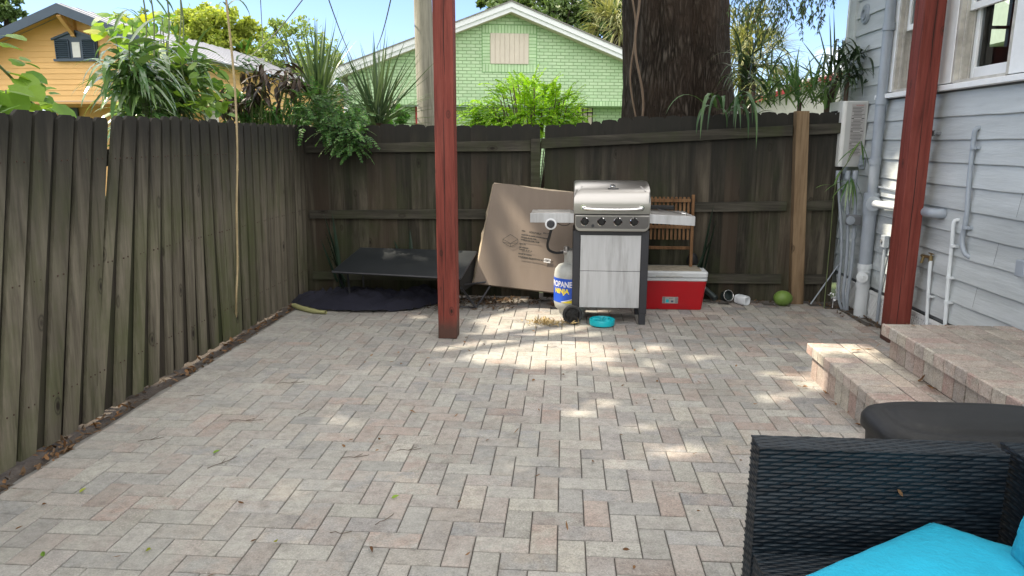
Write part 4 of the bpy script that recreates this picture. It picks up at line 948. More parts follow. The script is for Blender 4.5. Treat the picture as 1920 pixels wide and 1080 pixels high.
for k in range(22):
    t0_, t1_ = k/22, (k+1)/22; p0, p1 = fr_[3].lerp(fr_[2], t0_), fr_[3].lerp(fr_[2], t1_)
    h0, h1 = [.010+.012*abs(mnoise.noise(Vector((q*14, 2, 1)))) for q in (t0_, t1_)]
    m_.add([p0-ez*.006, p1-ez*.006, p1+ez*h1+nrm*.012, p0+ez*h0+nrm*.012, p1+nrm*TH, p0+nrm*TH], [(0, 1, 2, 3), (3, 2, 4, 5)])
m_.build('torn_top_flap', 'card_edge', bx)
# printing, baseline along the box's own rotated axes
def onbox(px, py):
    r = _ray(px, py); t = (org-E0).dot(nrm)/r.dot(nrm); return E0+r*t-nrm*.0125
o0 = onbox(978, 435); ux = (onbox(1015, 441)-o0).normalized(); uz = ux.cross(nrm).normalized(); uz = uz if uz.z > 0 else -uz
def bt_(s, px, py, h, sp=1.0): p0 = onbox(px, py); text_mesh(s, h, 'ink', lambda x, y: p0+ux*x+uz*y, bx, spacing=sp, bold=.0011, name='printed_text')
bt_('ITEM:', 978, 434, .014); bt_('H202718LH', 992, 437, .022); bt_('QTY: 1 PC', 1018, 438, .013)
for k, s in enumerate(('122CM OF 48 LINEAR LIGHT/PATIO/CURB', 'NEUTRAL BLACK STEEL', 'WHITE BLACK STEEL / HUES')): bt_(s, 977-k*.4, 441+k*4.6, .0135)
bt_('QTY: 1PC', 974, 458, .0135); bt_('NET WEIGHT:', 973, 464.5, .0135); bt_('G.W./KG:  27  29  11', 973, 468.5, .0135); bt_('MADE IN CHINA', 972, 476.5, .0155, 1.05)
bt_('CALIFORNIA PROPOSITION 65 COMPLIANT', 971.5, 482, .0155, 1.05)
p0 = onbox(1026, 489); m_ = MB(); q = [p0-ux*.03-uz*.018, p0+ux*.03-uz*.018, p0+ux*.03+uz*.018, p0-ux*.03+uz*.018]; m_.add(q, [(0, 1, 2, 3)]); m_.build('shipping_sticker', 'paper', bx)
m_ = MB()
for k in range(7): a = p0-nrm*.001+ux*(-.022+.0065*k)+uz*.001; m_.add([a, a+ux*.003, a+ux*.003+uz*(.012 if k % 3 else .006), a+uz*.012], [(0, 1, 2, 3)])
m_.build('sticker_print', 'ink', bx)
E_ = {k: onbox(*p) for k, p in dict(a=(943, 449), b=(957, 440), c=(971, 449), d=(957, 457), e=(943, 455), f=(971, 456), g=(957, 463.5)).items()}
m_ = MB()
for a, b in ('ab', 'bc', 'cd', 'da', 'ae', 'cf', 'dg', 'eg', 'gf', 'ed', 'df'): m_.bar(E_[a], E_[b], .0034, .0006, up=nrm)
m_.build('printed_carton_symbol', 'ink', bx)

# ================================================================ COOLER
cl = thing('cooler', (.9, 6.42, 0), 'red picnic cooler with a white lid and a small sticker, right of the grill', 'cooler')
def taper(x0, x1, y0, y1, z0, z1, tp, r=.03, n=5):
    vs = []
    for z, t in ((z0, tp), (z1, 0)):
        for cx, cy, a0 in ((x1-t-r, y1-t-r, 0), (x0+t+r, y1-t-r, 90), (x0+t+r, y0+t+r, 180), (x1-t-r, y0+t+r, 270)):
            for i in range(n+1): a = R(a0+90*i/n); vs.append((cx+r*math.cos(a), cy+r*math.sin(a), z))
    k = 4*(n+1); mb = MB(); mb.add(vs, [tuple(range(k))[::-1], tuple(range(k, 2*k))]+[(i, (i+1) % k, (i+1) % k+k, i+k) for i in range(k)]); return mb
taper(.60, 1.245, 6.235, 6.58, .0, .262, .03).build('tub', 'red', cl, smooth=True, bevel=.006, auto=40)
taper(.595, 1.25, 6.23, 6.585, .263, .288, .0, .034).build('rim', 'coolerwhite', cl, smooth=True, bevel=.004, auto=40)
taper(.592, 1.253, 6.227, 6.588, .29, .345, -.0, .036).build('lid', 'coolerwhite', cl, smooth=True, bevel=.012, auto=40)
taper(.64, 1.205, 6.275, 6.545, .344, .3485, .0, .03).build('lid_inset', 'coolertop', cl, smooth=True, auto=40)
m_ = MB(); m_.box(.80, 1.03, 6.2245, 6.228, .300, .312); m_.build('lid_grip', 'heater_side', cl, bevel=.001)
ty_ = lambda z: 6.235+.03*(1-z/.262)-.0008
m_ = MB(); q = [(.868, .058), (1.005, .058), (1.005, .118), (.868, .118)]; m_.add([(x, ty_(z), z) for x, z in q], [(0, 1, 2, 3)]); sk = m_.build('sticker', 'labelgrey', cl)
m_ = MB()
def sq(x0, x1, z0, z1): m_.add([(x, ty_(z)-.0006, z) for x, z in ((x0, z0), (x1, z0), (x1, z1), (x0, z1))], [(0, 1, 2, 3)])
sq(.870, .893, .061, .076); sq(.870, .893, .079, .096); sq(.870, .893, .099, .115); sq(.981, .986, .062, .114)
for k in range(4): sq(.988, 1.002, .062+k*.0135, .072+k*.0135)
m_.build('sticker_boxes', 'metergrey', sk)
m_ = MB(); n = 16; m_.add([(.955+.011*math.cos(a), ty_(.08)-.0006, .079+.011*math.sin(a)) for a in [2*math.pi*i/n for i in range(n)]], [tuple(range(n))]); m_.build('sticker_disc', 'bluegrey', sk)
m_ = MB(); m_.add([(x, ty_(z)-.0006, z) for x, z in ((.90, .066), (.925, .066), (.925, .094), (.90, .094))], [(0, 1, 2, 3)]); m_.build('sticker_patch', 'teal', sk)
text_mesh('48 QT', .014, 'ink', lambda x, y: V3(.925+x, ty_(.1)-.0012, .100+y), sk)
m_ = MB(); m_.box(1.243, 1.258, 6.36, 6.42, .17, .262); m_.tube([(1.258, 6.39, .185), (1.262, 6.39, .185)], .012, 12); m_.build('carry_handle', 'coolerwhite', cl, bevel=.005)

# ================================================================ FOLDING CHAIR (slats)
ch = thing('folding_chair', (.85, 6.6, 0), 'folded wooden slatted chair leaning on the back fence behind the cooler', 'chair')
def cp(px, py, y): return aY(px, py, y)
ysl = lambda z: 6.50+.09*(z-.35)/.62
XR, XLc = 1.137, .60
for x in (XR, XLc):
    m_ = MB(); m_.bar((x, ysl(.02), .02), (x+.012, ysl(.985), .985), .026, .030); m_.build('upright', 'teak', ch, bevel=.002)
for z, h in ((.935, .03), (.700, .028), (.515, .026)):
    m_ = MB(); m_.bar((XLc+.012, ysl(z)-.014, z), (XR-.012, ysl(z)-.014, z), .018, h); m_.build('rail', 'teak', ch, bevel=.002)
for (za, zb) in ((.80, .965), (.585, .735)):
    for k in range(14):
        x = XLc+.035+k*.0365
        m_ = MB(); m_.bar((x, ysl(za)+.004, za), (x, ysl(zb)+.004, zb), .020, .010, up=(0, 1, 0)); m_.build('slat', 'teak', ch, bevel=.001)
m_ = MB(); m_.bar((XLc+.02, ysl(.77)+.01, .78), (XR-.01, ysl(.77)+.01, .78), .018, .022); m_.build('rail', 'teak', ch)

# ================================================================ DARK FOLDING TABLE/COT
ct = thing('folding_cot', (-1.4, 6.2, 0), 'black folding cot with a taut dark fabric top tilted over the navy cloth', 'cot')
Q = [aY(623, 509, 5.95), aY(863, 521, 5.93), aY(893, 471, 6.42), aY(676, 465, 6.44)]
m_ = MB(); n = 10; vs = []
for j in range(n+1):
    for i in range(n+1):
        u, v_ = i/n, j/n; p = (Q[0]*(1-u)+Q[1]*u)*(1-v_)+(Q[3]*(1-u)+Q[2]*u)*v_; vs.append(p-V3(0, 0, .01*math.sin(u*math.pi)*math.sin(v_*math.pi)))
for j in range(n+1):
    for i in range(n+1): vs.append(vs[j*(n+1)+i]-V3(0, 0, .006))
k = (n+1)**2; fs = [(j*(n+1)+i, j*(n+1)+i+1, (j+1)*(n+1)+i+1, (j+1)*(n+1)+i) for j in range(n) for i in range(n)]
m_.add(vs, fs+[tuple(reversed([q+k for q in f])) for f in fs]); m_.build('fabric_top', 'cot', ct, smooth=True)
m_ = MB()
dz = V3(0, 0, -.010)
for a, b in ((0, 1), (1, 2), (2, 3), (3, 0)): m_.tube([Q[a]+dz, Q[b]+dz], .009, 8)
m_.build('edge_frame', 'black', ct)
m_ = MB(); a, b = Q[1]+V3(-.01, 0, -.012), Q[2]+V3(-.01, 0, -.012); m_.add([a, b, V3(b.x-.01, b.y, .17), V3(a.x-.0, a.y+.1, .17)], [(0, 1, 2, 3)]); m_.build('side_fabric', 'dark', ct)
jt = aY(925, 527, 6.32); ft = aZ(893, 577, .012)
for a, b, r in ((Q[2]+dz, jt, .011), (jt, ft, .009), (Q[1]+V3(0, .05, -.10), ft, .010), (V3(Q[1].x, 6.1, jt.z+.005), jt, .008), (ft, V3(Q[1].x-.10, 6.12, .03), .008)):
    m_ = MB(); m_.tube([a, b], r, 8); m_.build('leg', 'black', ct, smooth=True)
m_ = MB(); m_.box(-.02, .02, -.018, .018, -.03, .035, 0, Matrix.Translation(jt)); m_.build('hinge', 'blackplastic', ct, bevel=.006)
for a, b in ((Q[0]+V3(.10, .1, -.02), V3(Q[0].x+.10, 6.12, .01)), (Q[3]+dz, V3(Q[3].x, 6.5, .01)), (Q[0]+V3(.05, 0, -.02), V3(Q[0].x+.02, 6.3, .01))):
    m_ = MB(); m_.tube([a, b], .009, 8); m_.build('leg', 'black', ct, smooth=True)

# navy cloth heap
def heap(name, outline, hfun, mat, nr=26, res=64):
    cx = sum(p[0] for p in outline)/len(outline); cy = sum(p[1] for p in outline)/len(outline)
    loop = sm([V3(p[0], p[1], 0) for p in outline+[outline[0]]], 8)[:-1]; n = len(loop); mb = MB(); vs = []
    for j in range(nr+1):
        t = j/nr
        for p in loop:
            x, y = cx+(p.x-cx)*t, cy+(p.y-cy)*t; vs.append((x, y, hfun(x, y, t)))
    mb.add(vs, [(j*n+i, j*n+(i+1) % n, (j+1)*n+(i+1) % n, (j+1)*n+i) for j in range(nr) for i in range(n)][::1]); return mb
def fold(x, y, t):
    v_ = Vector((x*3.4+y*1.5, y*6-x*.8, 1)); v_ = v_+Vector((1, 1, 0))*mnoise.noise(v_*.7)*1.2; r = 1-abs(mnoise.noise(v_))*3; r2 = 1-abs(mnoise.noise(v_*2.6+Vector((5, 1, 2))))*2.6
    body = .06*math.exp(-((x+1.9)/.4)**2)*math.exp(-((y-6.15)/.2)**2)+.06*math.exp(-((x+1.2)/.25)**2)
    return max(.012, (.02+body+.055*max(0, r)+.03*max(0, r2))*(1-t**6)+.010+.02*max(0, r2))
ol = [aZ(545, 562)[:2], aZ(552, 576)[:2], aZ(600, 584)[:2], aZ(690, 588)[:2], aZ(770, 584)[:2], aZ(822, 572)[:2], (-.95, 6.42), (-1.4, 6.5), (-2.0, 6.5), (-2.3, 6.42)]
tag(heap('crumpled_cloth', [tuple(p) for p in ol], fold, 'navy').build('crumpled_cloth', 'navy', smooth=True), 'crumpled navy cloth heaped on the pavers under the black cot', 'cloth')
m_ = MB(); m_.tube(sm([aZ(549, 573, .03), aZ(565, 579, .022), aZ(590, 585, .02), aZ(612, 587, .018)]), [.012]+[.022]*8+[.016]*4, 10)
tag(m_.build('rolled_mat', 'olive', smooth=True), 'olive-yellow rolled mat edge sticking out beneath the navy cloth', 'mat')

# ================================================================ SMALL THINGS AT THE FENCE FOOT
bw = thing('slow_feeder_bowl', (.31, 5.63, 0), 'round turquoise slow-feeder pet bowl with ridges, on the pavers before the grill', 'pet bowl')
cx, cy = .315, 5.655; m_ = MB(); m_.lathe([(0, .004), (.075, .004), (.098, .010), (.102, .05), (.099, .056), (.092, .056), (.088, .05), (.080, .018), (0, .016)], cx, cy, 44); m_.build('bowl', 'teal', bw, smooth=True, auto=50)
m_ = MB()
for k in range(9):
    a = k*2*math.pi/9; pts = [V3(cx+r*math.cos(a+r*9), cy+r*math.sin(a+r*9), .018+(.030 if .03 < r < .08 else .018)) for r in (.025, .04, .055, .07, .082)]; m_.tube(sm(pts), .0055, 8)
m_.build('maze_ridges', 'teal', bw, smooth=True)
cn = thing('green_coconut', (1.98, 6.55, .07), 'green coconut with a drinking hole on the pavers by the brown fence post', 'coconut')
m_ = MB(); n = 40; vs = []; cx, cy = 1.975, 6.50
for j in range(21):
    th = math.pi*j/20
    for i in range(n):
        a = 2*math.pi*i/n; r = 1+.04*math.cos(3*a)*math.sin(th)+.02*mnoise.noise(Vector((math.cos(a), math.sin(a), th))*2)
        vs.append((cx+.083*math.sin(th)*math.cos(a)*r, cy+.075*math.sin(th)*math.sin(a)*r, .069+.070*math.cos(th)))
m_.add(vs, [(j*n+i, (j+1)*n+i, (j+1)*n+(i+1) % n, j*n+(i+1) % n) for j in range(20) for i in range(n)]); m_.build('husk', 'coconut', cn, smooth=True)
m_ = MB(); T = Matrix.Translation((1.934, 6.436, .068)) @ Matrix.Rotation(R(90), 4, 'X') @ Matrix.Rotation(R(-25), 4, 'Y'); m_.lathe([(0, .001), (.011, .001), (.012, -.004)], 0, 0, 16, 0, T); m_.build('drinking_hole', 'dark', cn)
jr = thing('plastic_jar', (1.66, 6.5, .03), 'milky white plastic jar lying on its side at the fence foot', 'jar')
m_ = MB(); T = Matrix.Translation((1.60, 6.58, .048)) @ Matrix.Rotation(R(-152), 4, 'Z') @ Matrix.Rotation(R(90), 4, 'Y'); T = Matrix.Translation((1.585, 6.58, .046)) @ Vector((.75, -1, -.05)).to_track_quat('Z', 'Y').to_matrix().to_4x4()
def sqlathe(mb, prof, T, n=32, p=3.2):
    vs = []
    for r, z in prof:
        for i in range(n):
            a = 2*math.pi*i/n; k = (abs(math.cos(a))**p+abs(math.sin(a))**p)**(-1/p); vs.append(T @ Vector((r*k*math.cos(a), r*k*math.sin(a), z)))
    mb.add(vs, [(j*n+i, j*n+(i+1) % n, (j+1)*n+(i+1) % n, (j+1)*n+i) for j in range(len(prof)-1) for i in range(n)])
sqlathe(m_, [(0, 0), (.034, 0), (.040, .01), (.041, .02), (.038, .024), (.041, .03), (.043, .04), (.043, .115), (.038, .125), (.03, .126), (.026, .122), (0, .120)], T); m_.build('jar_body', 'jar', jr, smooth=True, auto=45)
gt = thing('glass_dish', (1.5, 6.58, .05), 'tipped dark glass tin with a silver rim leaning at the fence foot', 'tin')
m_ = MB(); T = Matrix.Translation((1.50, 6.60, .062)) @ Vector((.45, -1, .35)).to_track_quat('Z', 'Y').to_matrix().to_4x4()
m_.lathe([(0, -.03), (.045, -.03), (.052, .03), (.048, .03), (.042, -.022), (0, -.022)], 0, 0, 32, 0, T); m_.build('tin_body', 'dgreen', gt, smooth=True, auto=40)
m_ = MB(); m_.lathe([(.048, .030), (.050, .034), (.054, .033), (.053, .028)], 0, 0, 32, 0, T); m_.build('rim', 'chrome', gt, smooth=True)
cnn = MB(); cnn.tube([(1.30, 6.62, .12), (1.385, 6.52, .05)], .028, 16); tag(cnn.build('metal_tube', 'dgreen', smooth=True, auto=40), 'dull grey metal tube lying behind the right end of the red cooler', 'tube')
sh_ = MB()
for k, (x, y) in enumerate(((1.17, 6.62),)):
    vs = []; n = 20
    for j, (z, sx_, sy_) in enumerate(((.36, .05, .03), (.385, .055, .035), (.42, .045, .03), (.45, .03, .022), (.46, .0, .0))):
        for i in range(n): a = 2*math.pi*i/n; vs.append((x+sx_*math.cos(a)+.012*mnoise.noise(Vector((i, j, 0))), y-.03+sy_*math.sin(a), z+.008*mnoise.noise(Vector((i*.7, j, 3)))))
    sh_.add(vs, [(j*n+i, j*n+(i+1) % n, (j+1)*n+(i+1) % n, (j+1)*n+i) for j in range(4) for i in range(n)])
tag(sh_.build('black_cap', 'blackplastic', smooth=True), 'small black cap on the corner of the cooler by the chair upright', 'cap')
st_ = MB(); st_.tube([aY(1520, 568, 6.5), aY(1575, 490, 6.55)], .006, 8); tag(st_.build('metal_stick', 'pipe_grey'), 'thin grey stick leaning in the corner right of the brown fence post', 'stick')

# ================================================================ WICKER SOFA + CUSHIONS
m, nt, bs = new_mat('dark_wicker'); c = ramp(nt, island(nt), [(0, (.003, .006, .010)), (1, (.011, .019, .027))])
nt.links.new(mix(nt, ramp(nt, noise(nt, coords(nt), 5, 5), [(.55, 0.0), (.8, .15)]), c, (.04, .04, .04)), bs.inputs['Base Color']); bs.inputs['Roughness'].default_value = .4; bs.inputs['Specular IOR Level'].default_value = .26; M['wicker'] = m
def weave(mb, o, ux, uz, W_, H_, n_, pw=.034, ph=.0108, rib=.030):
    """flat reed strands going over/under vertical ribs: a raised lozenge per visible pass"""
    cols = max(1, round(W_/rib)); rib = W_/cols; rows = max(1, round(H_/ph)); ph = H_/rows
    for j in range(rows):
        for i in range(-1, cols+1):
            if (i+j) % 2: continue
            u0, u1 = (i+.02)*rib, (i+1.98)*rib; c0, c1 = max(0, u0), min(W_, u1)
            if c1-c0 < .005: continue
            z0, z1 = j*ph+.0008, (j+1)*ph-.0008; zc = (z0+z1)/2
            hh = .0030; jz = random.uniform(-.0004, .0004)
            us = [c0, c0+(c1-c0)*.22, c0+(c1-c0)*.5, c0+(c1-c0)*.78, c1]; vs = []
            for u in us:
                t = (u-u0)/(u1-u0); b = math.sin(math.pi*min(1, max(0, t)))**1.1
                for z, k in ((z0, .1), (zc, 1.0), (z1, .1)): vs.append(o+ux*u+uz*(z+jz)+n_*(hh*b*k+.0006))
            mb.add(vs, [(3*a+q, 3*a+3+q, 3*a+4+q, 3*a+1+q) for a in range(4) for q in (0, 1)])
def wicker_box(mb, x0, x1, y0, y1, z0, z1, faces):
    mb.box(x0+.003, x1-.003, y0+.003, y1-.003, z0, z1-.003)
    if '-y' in faces: weave(mb, V3(x0, y0+.003, z0), V3(1, 0, 0), V3(0, 0, 1), x1-x0, z1-z0, V3(0, -1, 0))
    if '-x' in faces: weave(mb, V3(x0+.003, y1, z0), V3(0, -1, 0), V3(0, 0, 1), y1-y0, z1-z0, V3(-1, 0, 0))
    if '+z' in faces: weave(mb, V3(x0, y0, z1-.003), V3(1, 0, 0), V3(0, 1, 0), x1-x0, y1-y0, V3(0, 0, 1), ph=.010)
    if '+y' in faces: weave(mb, V3(x1, y1-.003, z0), V3(-1, 0, 0), V3(0, 0, 1), x1-x0, z1-z0, V3(0, 1, 0))
sf = thing('wicker_sofa', (.85, 1.6, 0), 'dark woven wicker sofa section in the bottom right corner, its turquoise seat showing', 'sofa')
m_ = MB(); wicker_box(m_, .530, 1.172, 1.842, 1.932, .0, .65, ('-y', '-x', '+z')); m_.build('backrest', 'wicker', sf)
m_ = MB(); wicker_box(m_, .532, 1.172, 1.15, 1.838, .0, .345, ('-x', '+z')); m_.build('seat_base', 'wicker', sf)
m_ = MB(); c0 = V3(.99, 1.832, 0)
du = V3(math.cos(R(-146.5)), math.sin(R(-146.5)), 0); dv = V3(math.cos(R(-41.3)), math.sin(R(-41.3)), 0)
def cushion(mb, c0, du, dv, Lu, Lv, z0, z1, up=V3(0, 0, 1), n=26, puff=.02):
    vs = []
    for s in (1, -1):
        for j in range(n+1):
            for i in range(n+1):
                u, v_ = i/n, j/n; e = min(u, 1-u, v_, 1-v_); k = min(1, e/.10); k = math.sqrt(max(0, 1-(1-k)**2))
                h = (z1-z0)/2*(.55+.45*k)+puff*math.sin(u*math.pi)*math.sin(v_*math.pi)+.004*mnoise.noise(Vector((u*5, v_*5, s)))+.004*max(0, 1-4*abs(mnoise.noise(Vector((u*3+v_*2, v_*7, s+4)))))*k*(1-k*.5)
                rc = .0
                p = c0+du*(Lu*u)+dv*(Lv*v_)+up*((z0+z1)/2+s*h); vs.append(p)
    N = (n+1)**2; f = [(j*(n+1)+i, j*(n+1)+i+1, (j+1)*(n+1)+i+1, (j+1)*(n+1)+i) for j in range(n) for i in range(n)]
    b = [i for i in range(n+1)]+[j*(n+1)+n for j in range(1, n+1)]+[n*(n+1)+i for i in range(n-1, -1, -1)]+[j*(n+1) for j in range(n-1, 0, -1)]
    f += [tuple(q+N for q in q_[::-1]) for q_ in f]+[(b[i], b[i]+N, b[(i+1) % len(b)]+N, b[(i+1) % len(b)]) for i in range(len(b))]
    mb.add(vs, f); return [vs[i] for i in b], [vs[i+N] for i in b]
cu = thing('seat_cushion', (1, 1.5, .4), 'turquoise seat cushion with piped edges lying askew on the wicker sofa', 'cushion')
e1, e2 = cushion(m_, c0, du, dv, .62, .40, .360, .475); m_.build('cover', 'tealcloth', cu, smooth=True)
m_ = MB()
for e in (e1, e2): m_.tube(e+[e[0]], .0058, 8, cap=False)
m_.build('piping', 'tealpipe', cu, smooth=True)
s2 = thing('wicker_sofa', (1.25, 1.5, 0), 'second dark wicker sofa section cut off by the right photo edge', 'sofa')
m_ = MB(); wicker_box(m_, 1.197, 1.28, .9, 1.935, .0, .65, ('-x', '+z', '-y')); m_.build('side_panel', 'wicker', s2)
m_ = MB(); wicker_box(m_, 1.282, 1.9, 1.85, 1.935, .0, .65, ('-y', '+z')); m_.build('backrest', 'wicker', s2)
m_ = MB(); wicker_box(m_, 1.282, 1.9, .9, 1.848, .0, .345, ('+z',)); m_.build('seat_base', 'wicker', s2)
c2 = thing('back_cushion', (1.15, 1.4, .5), 'puffed turquoise back cushion at the right photo edge against the second sofa section', 'cushion')
m_ = MB(); e1, e2 = cushion(m_, V3(1.118, 1.665, .47), V3(0, -1, 0), V3(.18, 0, .98).normalized(), .55, .155, -.055, .045, up=V3(-1, 0, .15), puff=.02); m_.build('cover', 'tealcloth', c2, smooth=True)
m_ = MB(); m_.tube(e1+[e1[0]], .004, 8, cap=False); m_.build('piping', 'tealpipe', c2, smooth=True)

# ================================================================ BLACK PLASTIC BIN
bn = thing('storage_bin', (1.45, 2.5, 0), 'black plastic storage bin with a rounded lid between the wicker sofa and the steps', 'bin')
def superell(cx, cy, a, b, p, z, n=72): return [(cx+a*math.copysign(abs(math.cos(t))**(2/p), math.cos(t)), cy+b*math.copysign(abs(math.sin(t))**(2/p), math.sin(t)), z) for t in [2*math.pi*i/n for i in range(n)]]
def loft(mb, rings, cap=True):
    n = len(rings[0]); vs = [p for r in rings for p in r]
    mb.add(vs, [(j*n+i, j*n+(i+1) % n, (j+1)*n+(i+1) % n, (j+1)*n+i) for j in range(len(rings)-1) for i in range(n)]+([tuple(range((len(rings)-1)*n, len(rings)*n))] if cap else []))
BX, BY = 1.455, 2.485; zt = .50
m_ = MB(); loft(m_, [superell(BX, BY, a, b, 3.6, z) for a, b, z in ((.355, .205, zt-.07), (.362, .213, zt-.065), (.362, .213, zt-.035), (.350, .203, zt-.015), (.325, .180, zt-.003), (.30, .158, zt), (.275, .135, zt-.002), (.265, .126, zt+.006), (.250, .113, zt+.011), (.1, .04, zt+.012))])
m_.build('lid', 'blackplastic', bn, smooth=True, auto=60)
m_ = MB(); loft(m_, [superell(BX-.03 if False else BX, BY, a, b, 3.6, z) for a, b, z in ((.20, .14, .215), (.33, .19, .24), (.345, .198, zt-.08), (.345, .198, zt-.066))])
m_.build('bin_body', 'blackplastic', bn, smooth=True, auto=60)
# ================================================================ BACKGROUND HOUSES
def rs(a, b): return random.uniform(a, b)
# --- orange house: gable towards the patio, ridge running away
ap = aY(107, 12, 15.0); er = aY(345, 104, 15.0); s_ = (ap.z-er.z)/(er.x-ap.x); HW = er.x-ap.x; yb_ = 27.0
oh = thing('orange_house', (ap.x, 18, 0), 'orange clapboard house with slate-blue trim and a grey metal roof beyond the left fence', 'house')
zg = aY(60, 193, 15.5).z
gw = MB(); k = 0; z = zg; yw = 15.45; lapz = .115
while z < ap.z-.16:
    hb = min(HW-.35, (ap.z-.045-z)/s_); ht = min(HW-.35, (ap.z-.045-z-lapz)/s_)
    if ht < .02: break
    gw.add([(ap.x-hb, yw-.018, z), (ap.x+hb, yw-.018, z), (ap.x+ht, yw-.002, z+lapz), (ap.x-ht, yw-.002, z+lapz), (ap.x-hb, yw+.02, z), (ap.x+hb, yw+.02, z), (ap.x+ht, yw+.02, z+lapz), (ap.x-ht, yw+.02, z+lapz)], [(0, 1, 2, 3), (0, 4, 5, 1), (7, 6, 5, 4)]); z += lapz
gw.build('gable_wall', 'orange', oh)
gw = MB(); z = .1
while z < zg-.05:
    gw.prism([(17.3-.018, z), (17.32, z), (17.32, z+lapz), (17.298, z+lapz)], ap.x-HW+.4, ap.x+HW-.4, axis='x'); z += lapz
gw.build('porch_wall', 'orange', oh)
gw = MB(); gw.box(ap.x-HW+.36, ap.x+HW-.36, 15.44, 17.3, zg-.06, zg-.005); gw.build('porch_ceiling', 'soffit', oh)
gw = MB(); z = .1; xe = ap.x+HW-.36
while z < er.z-.1: gw.box(xe-.03, xe+.0, 17.3 if z < zg else 15.46, yb_, z, z+lapz-.006); z += lapz
gw.build('side_wall', 'orange', oh)
rf = MB()
for sgn in (-1, 1):
    x1 = ap.x+sgn*(HW+.05); z1 = ap.z-s_*(HW+.05)
    rf.add([(ap.x, 14.95, ap.z+.03), (x1, 14.95, z1+.03), (x1, yb_, z1+.03), (ap.x, yb_, ap.z+.03), (ap.x, 14.95, ap.z), (x1, 14.95, z1), (x1, yb_, z1), (ap.x, yb_, ap.z)], [(0, 1, 2, 3), (4, 7, 6, 5), (0, 4, 5, 1), (1, 5, 6, 2)])
    for k in range(24): 
        y = 15.1+k*.5; rf.bar((ap.x, y, ap.z+.035), (x1, y, z1+.035), .03, .03)
rf.build('roof', 'tin', oh)
for sgn in (-1, 1):
    x1 = ap.x+sgn*(HW+.08); z1 = ap.z-s_*(HW+.08)
    b_ = MB(); b_.prism([(ap.x, ap.z+.02), (x1, z1+.02), (x1, z1-.17), (ap.x, ap.z-.17)], 14.93, 14.97); b_.build('bargeboard', 'bluegrey', oh)
    b_ = MB(); b_.prism([(ap.x, ap.z-.01), (x1, z1-.01), (x1, z1-.03), (ap.x, ap.z-.03)], 14.975, 15.44); b_.build('soffit', 'soffit', oh)
b_ = MB(); c_ = aY(128, 40, 15.2)
b_.bar((ap.x, 14.98, ap.z-.19), (ap.x, 15.42, aY(135, 70, 15.42).z), .09, .09); b_.box(ap.x-.045, ap.x+.045, 15.34, 15.43, aY(135, 72, 15.42).z, ap.z-.1); b_.build('gable_bracket', 'soffit', oh)
A, B = aY(104, 114, 15.4), aY(178, 67, 15.4); yy = 15.40
wn = MB(); wn.prism([(A.x, A.z), (B.x, A.z), (B.x, B.z-.10), ((A.x+B.x)/2, B.z+.06), (A.x, B.z-.10)], yy-.01, yy+.03); wo = wn.build('shutter_window', 'bluegrey', oh)
wn = MB(); w3 = (B.x-A.x)
wn.box(A.x-.03, B.x+.03, yy-.05, yy, A.z-.05, A.z)
wn.prism([(A.x-.04, B.z-.12), (A.x-.04, B.z-.08), ((A.x+B.x)/2, B.z+.10), (B.x+.04, B.z-.08), (B.x+.04, B.z-.12), ((A.x+B.x)/2, B.z+.05)], yy-.05, yy-.011); wn.build('window_hood', 'bluegrey', wo)
for xa, xb in ((A.x+.04, A.x+w3*.34), (A.x+w3*.68, B.x-.04)):
    wn = MB()
    for k in range(9): z = A.z+.05+k*.042; wn.box(xa, xb, -.02, .02, -.006, .006, 0, Matrix.Translation((0, yy-.03, z)) @ Matrix.Rotation(R(35), 4, 'X'))
    for x in (xa-.012, xb): wn.box(x, x+.012, yy-.045, yy-.011, A.z+.01, B.z-.13)
    wn.build('shutter', 'bluegrey', wo)
wn = MB(); wn.box(A.x+w3*.42, A.x+w3*.60, yy-.02, yy-.011, A.z+.03, B.z-.16); wn.build('pane', 'paper', wo)
for px0, px1, mname in ((112, 141, 'bluegrey'), (385, 404, 'paper')):
    a, b = aY(px0, 230, 17.2), aY(px1, 195, 17.2); wn = MB(); wn.box(a.x, b.x, 17.2, 17.27, .3, max(b.z, 2.2)); wn.build('door' if px0 < 200 else 'window', mname, oh)

# --- green brick house (built in its own axes, turned a little)
def aP(px, py, m_=.2, x0=-1.302, y0=17.5): r = _ray(px, py); t = (y0-m_*x0)/(r.y-m_*r.x); return E0+r*t
G0 = aP(957, 5); ang = math.atan(.2); Lc = Matrix.Translation((G0.x, G0.y, 0)) @ Matrix.Rotation(ang, 4, 'Z'); Li = Lc.inverted()
def gl_(px, py): return Li @ aP(px, py)
gh = thing('green_house', (G0.x, G0.y, 0), 'mint green painted brick house with a white gable edge behind the back fence', 'house'); gh.rotation_euler = (0, 0, ang)
def gb(mb, name, mat, parent=None, **k):
    o = mb.build(name, mat, None, **k); o.parent = parent or gh; return o
lf_, rt_ = gl_(640, 125), gl_(1178, 100); sl_ = (G0.z-lf_.z)/(-lf_.x); sr_ = (G0.z-rt_.z)/rt_.x; GS = (sl_+sr_)/2; HWg = 4.15
zt_ = G0.z; zl = gl_(1000, 197).z; FT = .235
m_ = MB(); ap_ = zt_-FT+.03
m_.prism([(-HWg+.35, zl), (HWg-.35, zl), (HWg-.35, ap_-GS*(HWg-.35)), (0, ap_), (-HWg+.35, ap_-GS*(HWg-.35))], .30, .45); gb(m_, 'gable_wall', 'mint')
m_ = MB(); m_.prism([(-HWg+.35, 0), (HWg-.35, 0), (HWg-.35, zl-.003), (-HWg+.35, zl-.003)], .85, 1.0); gb(m_, 'porch_wall', 'mint')
m_ = MB(); m_.box(-HWg+.35, HWg-.35, .452, .85, zl, zl+.05); gb(m_, 'porch_ceiling', 'mintplain')
